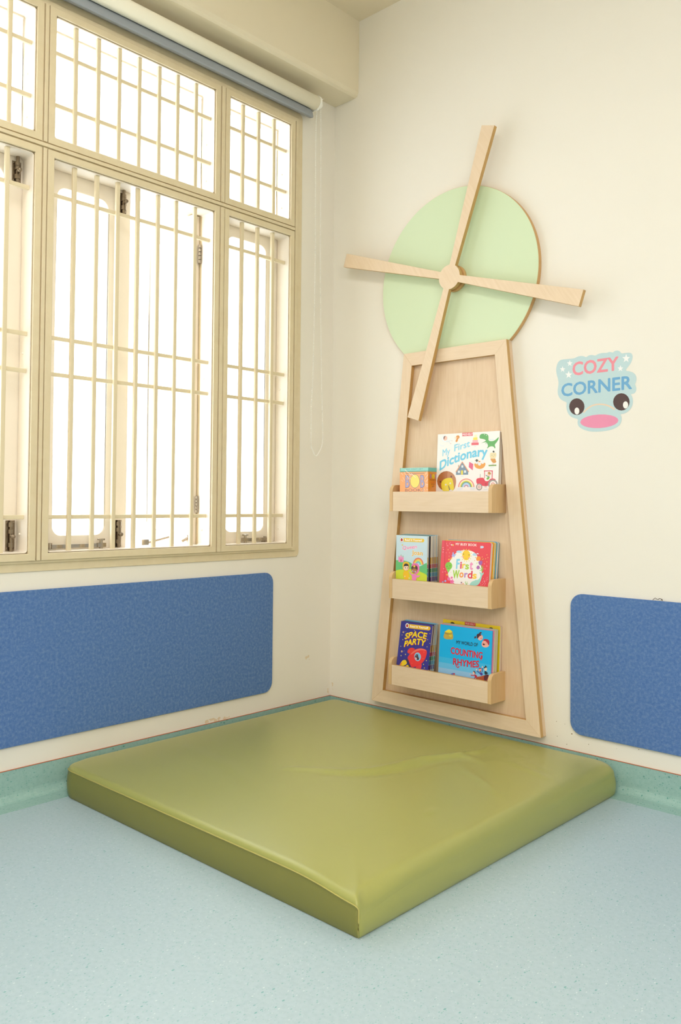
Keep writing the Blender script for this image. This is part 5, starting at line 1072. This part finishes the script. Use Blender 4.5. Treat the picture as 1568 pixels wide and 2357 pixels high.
# box of little books
bx = thing('book_box', 'small orange boxed set of little books with teal lid, top shelf left', 'box', (.4485, -.0965, .9142))
b = MB(); w_, d_, h_ = .1352, .0615, .156
b.box(0, w_, 0, d_, 0, h_ - .0155, 'ee9a3c'); part('box_body', b, M['shrink'], bx, world=False, bevel=.0008)
b = MB(); b.box(-.0004, w_ + .0004, -.0004, d_ + .0004, h_ - .0155, h_, '6fb8a8'); part('lid', b, M['shrink'], bx, world=False, bevel=.0012)
b = MB(); draw(b, [('p', [(0, 0), (1352, 0), (1352, 1400), (0, 1400)], 'f4a45c')] + ART['bob'], 1352, 1560, lambda u, v, d: (u, -.0006 - d, v), .00008); part('printed_front', b, M['shrink'], bx, world=False)
side = [('p', [(0, 0), (615, 0), (615, 1400), (0, 1400)], 'e08a24'), ('t', 'B', [(95, 1150), (190, 1150)], 155, '8a7cb0', .03, 0), ('p', [(310 + 95 * cos(q * pi / 8), 1225 + 90 * sin(q * pi / 8)) for q in range(16)], 'e8c828'), ('t', 'B', [(440, 1150), (535, 1150)], 155, '8a7cb0', .03, 0),
        ('t', 'BOOKS', [(100, 1085), (530, 1085)], 38, '6a3a20', 0, 0), ('s', [(90, 1060), (540, 1060)], 8, '6a3a20'), ('t', 'MY FIRST', [(180, 900), (450, 900)], 45, '7a4a1c', 0, 0), ('t', 'SET', [(230, 820), (400, 820)], 45, '7a4a1c', 0, 0), ('s', [(100, 980), (530, 980)], 24, 'd06a28')]
b = MB(); draw(b, side, 615, 1560, lambda u, v, d: (w_ + .0006 + d, u, v), .00008); part('printed_side', b, M['shrink'], bx, world=False)
# ------------------------------------------------------------------ play mat
def play_mat():
    r = thing('floor_mat', 'thick square olive green vinyl play mat on the floor in the corner', 'mat', (.65, -.66, 0))
    X0, X1, Y0, Y1, Hm = .030, 1.286, -1.305, -.010, .099
    per = []  # outline with rounded corners, from front-left going to the near corner, then right side, back, left
    cr = {'nl': .075, 'nr': .010, 'fr': .045, 'fl': .03}
    def arc(cx_, cy_, rr, a0, n): return [(cx_ + rr * cos(RAD(a0 + 90 * k / n)), cy_ + rr * sin(RAD(a0 + 90 * k / n)), (cos(RAD(a0 + 90 * k / n)), sin(RAD(a0 + 90 * k / n)))) for k in range(n + 1)]
    def seg(ax, ay, bx_, by_, nrm, n): return [(ax + (bx_ - ax) * k / n, ay + (by_ - ay) * k / n, nrm) for k in range(1, n)]
    A1 = arc(X0 + cr['nl'], Y0 + cr['nl'], cr['nl'], 180, 14); A2 = arc(X1 - cr['nr'], Y0 + cr['nr'], cr['nr'], 270, 6); A3 = arc(X1 - cr['fr'], Y1 - cr['fr'], cr['fr'], 0, 8); A4 = arc(X0 + cr['fl'], Y1 - cr['fl'], cr['fl'], 90, 6)
    per = A1 + seg(A1[-1][0], A1[-1][1], A2[0][0], A2[0][1], (0, -1), 100) + A2 + seg(A2[-1][0], A2[-1][1], A3[0][0], A3[0][1], (1, 0), 100) + A3 + seg(A3[-1][0], A3[-1][1], A4[0][0], A4[0][1], (0, 1), 90) + A4 + seg(A4[-1][0], A4[-1][1], A1[0][0], A1[0][1], (-1, 0), 90)
    N = len(per); nA = len(A1) + 99 + len(A2)
    WR = [([(.60, -.84), (.735, -.735), (.784, -.655), (.806, -.571), (.822, -.459), (.888, -.343), (.915, -.247), (.899, -.089)], .0065, .016, 1), ([(.888, -.343), (.933, -.337), (.99, -.36)], .004, .014, 1),
          ([(.93, -.40), (1.022, -.474), (1.109, -.519), (1.183, -.578)], .0032, .013, 1), ([(.93, -.154), (1.051, -.28), (1.151, -.317), (1.222, -.345)], .0030, .012, 1), ([(.985, -.16), (1.09, -.25), (1.17, -.28)], .0022, .010, 1),
          ([(.72, -.80), (.80, -.70), (.85, -.58), (.87, -.47), (.925, -.36)], -.0045, .020, 1), ([(1.117, -.794), (1.132, -.846)], .0018, .01, 1), ([(.20, -.93), (.45, -.96), (.7, -1.05)], .0015, .03, 1)]
    def wrinkle(x, y):
        z = 0.0
        for P_, amp, sg, _ in WR:
            best = 9; tt = 0
            for i in range(len(P_) - 1):
                ax, ay = P_[i]; bx_, by_ = P_[i + 1]; dx, dy = bx_ - ax, by_ - ay; l2 = dx * dx + dy * dy
                t = max(0, min(1, ((x - ax) * dx + (y - ay) * dy) / l2)); d = math.hypot(x - ax - dx * t, y - ay - dy * t)
                if d < best: best = d; tt = (i + t) / (len(P_) - 1)
            if best < sg * 4: z += 1.5 * amp * math.exp(-(best / sg) ** 2) * math.sin(pi * min(1, max(0, tt * .9 + .08))) ** .7
        z -= .006 * math.exp(-((x - .86) ** 2 + (y + .62) ** 2) / .03)   # slack around the creases
        return z
    def rho(i):
        n_ = per[i][2]; x, y = per[i][0], per[i][1]
        if n_[1] < -.7 : base = .014
        elif n_[0] > .5: base = .036
        else: base = .035
        return base
    rh = [rho(i) for i in range(N)]
    for _ in range(6): rh = [(rh[i - 1] + 2 * rh[i] + rh[(i + 1) % N]) / 4 for i in range(N)]
    def topz(i):  # seam height, sagging to the near corner
        x, y = per[i][0], per[i][1]
        near = math.exp(-((X1 - x) ** 2 + (Y0 - y) ** 2) / .012)
        return Hm - .016 * near
    ins = [0, .0015, .004, .008, .013, .02, .028, .038, .05, .065, .082, .10] + [.10 + .0125 * k for k in range(1, 43)]
    top = MB(); rings = []
    cxm, cym = (X0 + X1) / 2, (Y0 + Y1) / 2; hw, hh = (X1 - X0) / 2, (Y1 - Y0) / 2
    for d in ins:
        row = []
        for i in range(N):
            x, y, n_ = per[i]
            sx = 1 - d / hw; sy = 1 - d / hh
            px, py = cxm + (x - cxm) * sx, cym + (y - cym) * sy
            rr = rh[i]
            de = d
            z = Hm + (topz(i) - Hm) * math.exp(-d / .09)
            if de < rr: z -= rr - math.sqrt(max(rr * rr - (rr - de) ** 2, 0))
            z += .0075 * (1 - math.exp(-d / .10))
            if d > .012: z += wrinkle(px, py) * min(1, (d - .012) / .03)
            row.append((px, py, z))
        rings.append(row)
    edge_z = [rings[0][i][2] for i in range(N)]
    # skirt of the top cover down to the floor for every side except the piped front one
    M_ = len(rings)
    for row in rings: top.v += row
    for j in range(M_ - 1):
        for i in range(N):
            k = (i + 1) % N; top.face((j * N + i, j * N + k, (j + 1) * N + k, (j + 1) * N + i))
    top.v.append((cxm, cym, sum(p[2] for p in rings[-1]) / N)); c_ = len(top.v) - 1
    for i in range(N): top.face(((M_ - 1) * N + i, (M_ - 1) * N + (i + 1) % N, c_))
    def wall(mb, rng):
        lv = 8; base = len(mb.v)
        for q in range(lv + 1):
            for i in rng:
                x, y, n_ = per[i % N]; ze = edge_z[i % N]; z = ze * (1 - q / lv) + .0005 * (q == lv); bul = .0045 * math.sin(pi * q / lv) - (.003 if q == lv else 0)
                mb.v.append((x + n_[0] * bul, y + n_[1] * bul, z))
        m_ = len(rng)
        for q in range(lv):
            for a in range(m_ - 1): mb.face((base + q * m_ + a, base + (q + 1) * m_ + a, base + (q + 1) * m_ + a + 1, base + q * m_ + a + 1))
    i0 = 5; i1 = len(A1) + 99 + 3
    wall(top, list(range(i1, N + i0 + 1)))
    part('top_cover', top, M['mat_top'], r, smooth=True)
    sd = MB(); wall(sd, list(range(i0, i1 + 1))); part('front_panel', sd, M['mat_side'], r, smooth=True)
    pp = [(per[i][0] + per[i][2][0] * .001, per[i][1] + per[i][2][1] * .001, edge_z[i] + .0005) for i in range(i0, i1 + 1)]
    xe, ye, ze = pp[-1]
    pp += [(xe + .0012, ye - .0012, ze - .004), (xe + .002, ye - .003, ze * .6), (xe + .002, ye - .003, ze * .3), (xe, ye, .003)]
    k = MB(); k.tube(pp, .0018, 6); part('seam_piping', k, M['piping'], r, smooth=True)
    bt = MB(); vs = [(p[0] - p[2][0] * .004, p[1] - p[2][1] * .004) for p in per]; bt.prism(vs, .0003, .004, 'z'); part('base_cloth', bt, M['black'], r)
play_mat()
# ------------------------------------------------------------------ ceiling lamps (outside the frame)
for i, (x, y) in enumerate(LAMPS):
    where = ['over the play mat', 'nearest the far wall', 'nearest the back wall'][i]
    o = thing('ceiling_light', 'long white ceiling light ' + where, 'lamp', (x, y, H), 'ceiling lights')
    b = MB(); b.box(x - .62, x + .62, y - .17, y + .17, H - .06, H); part('housing', b, M['plastic'], o, bevel=.004)
    b = MB(); b.box(x - .58, x + .58, y - .14, y + .14, H - .066, H - .06); part('diffuser', b, emit('lamp_glow', (1, .92, .8, 1), 4.0), o)
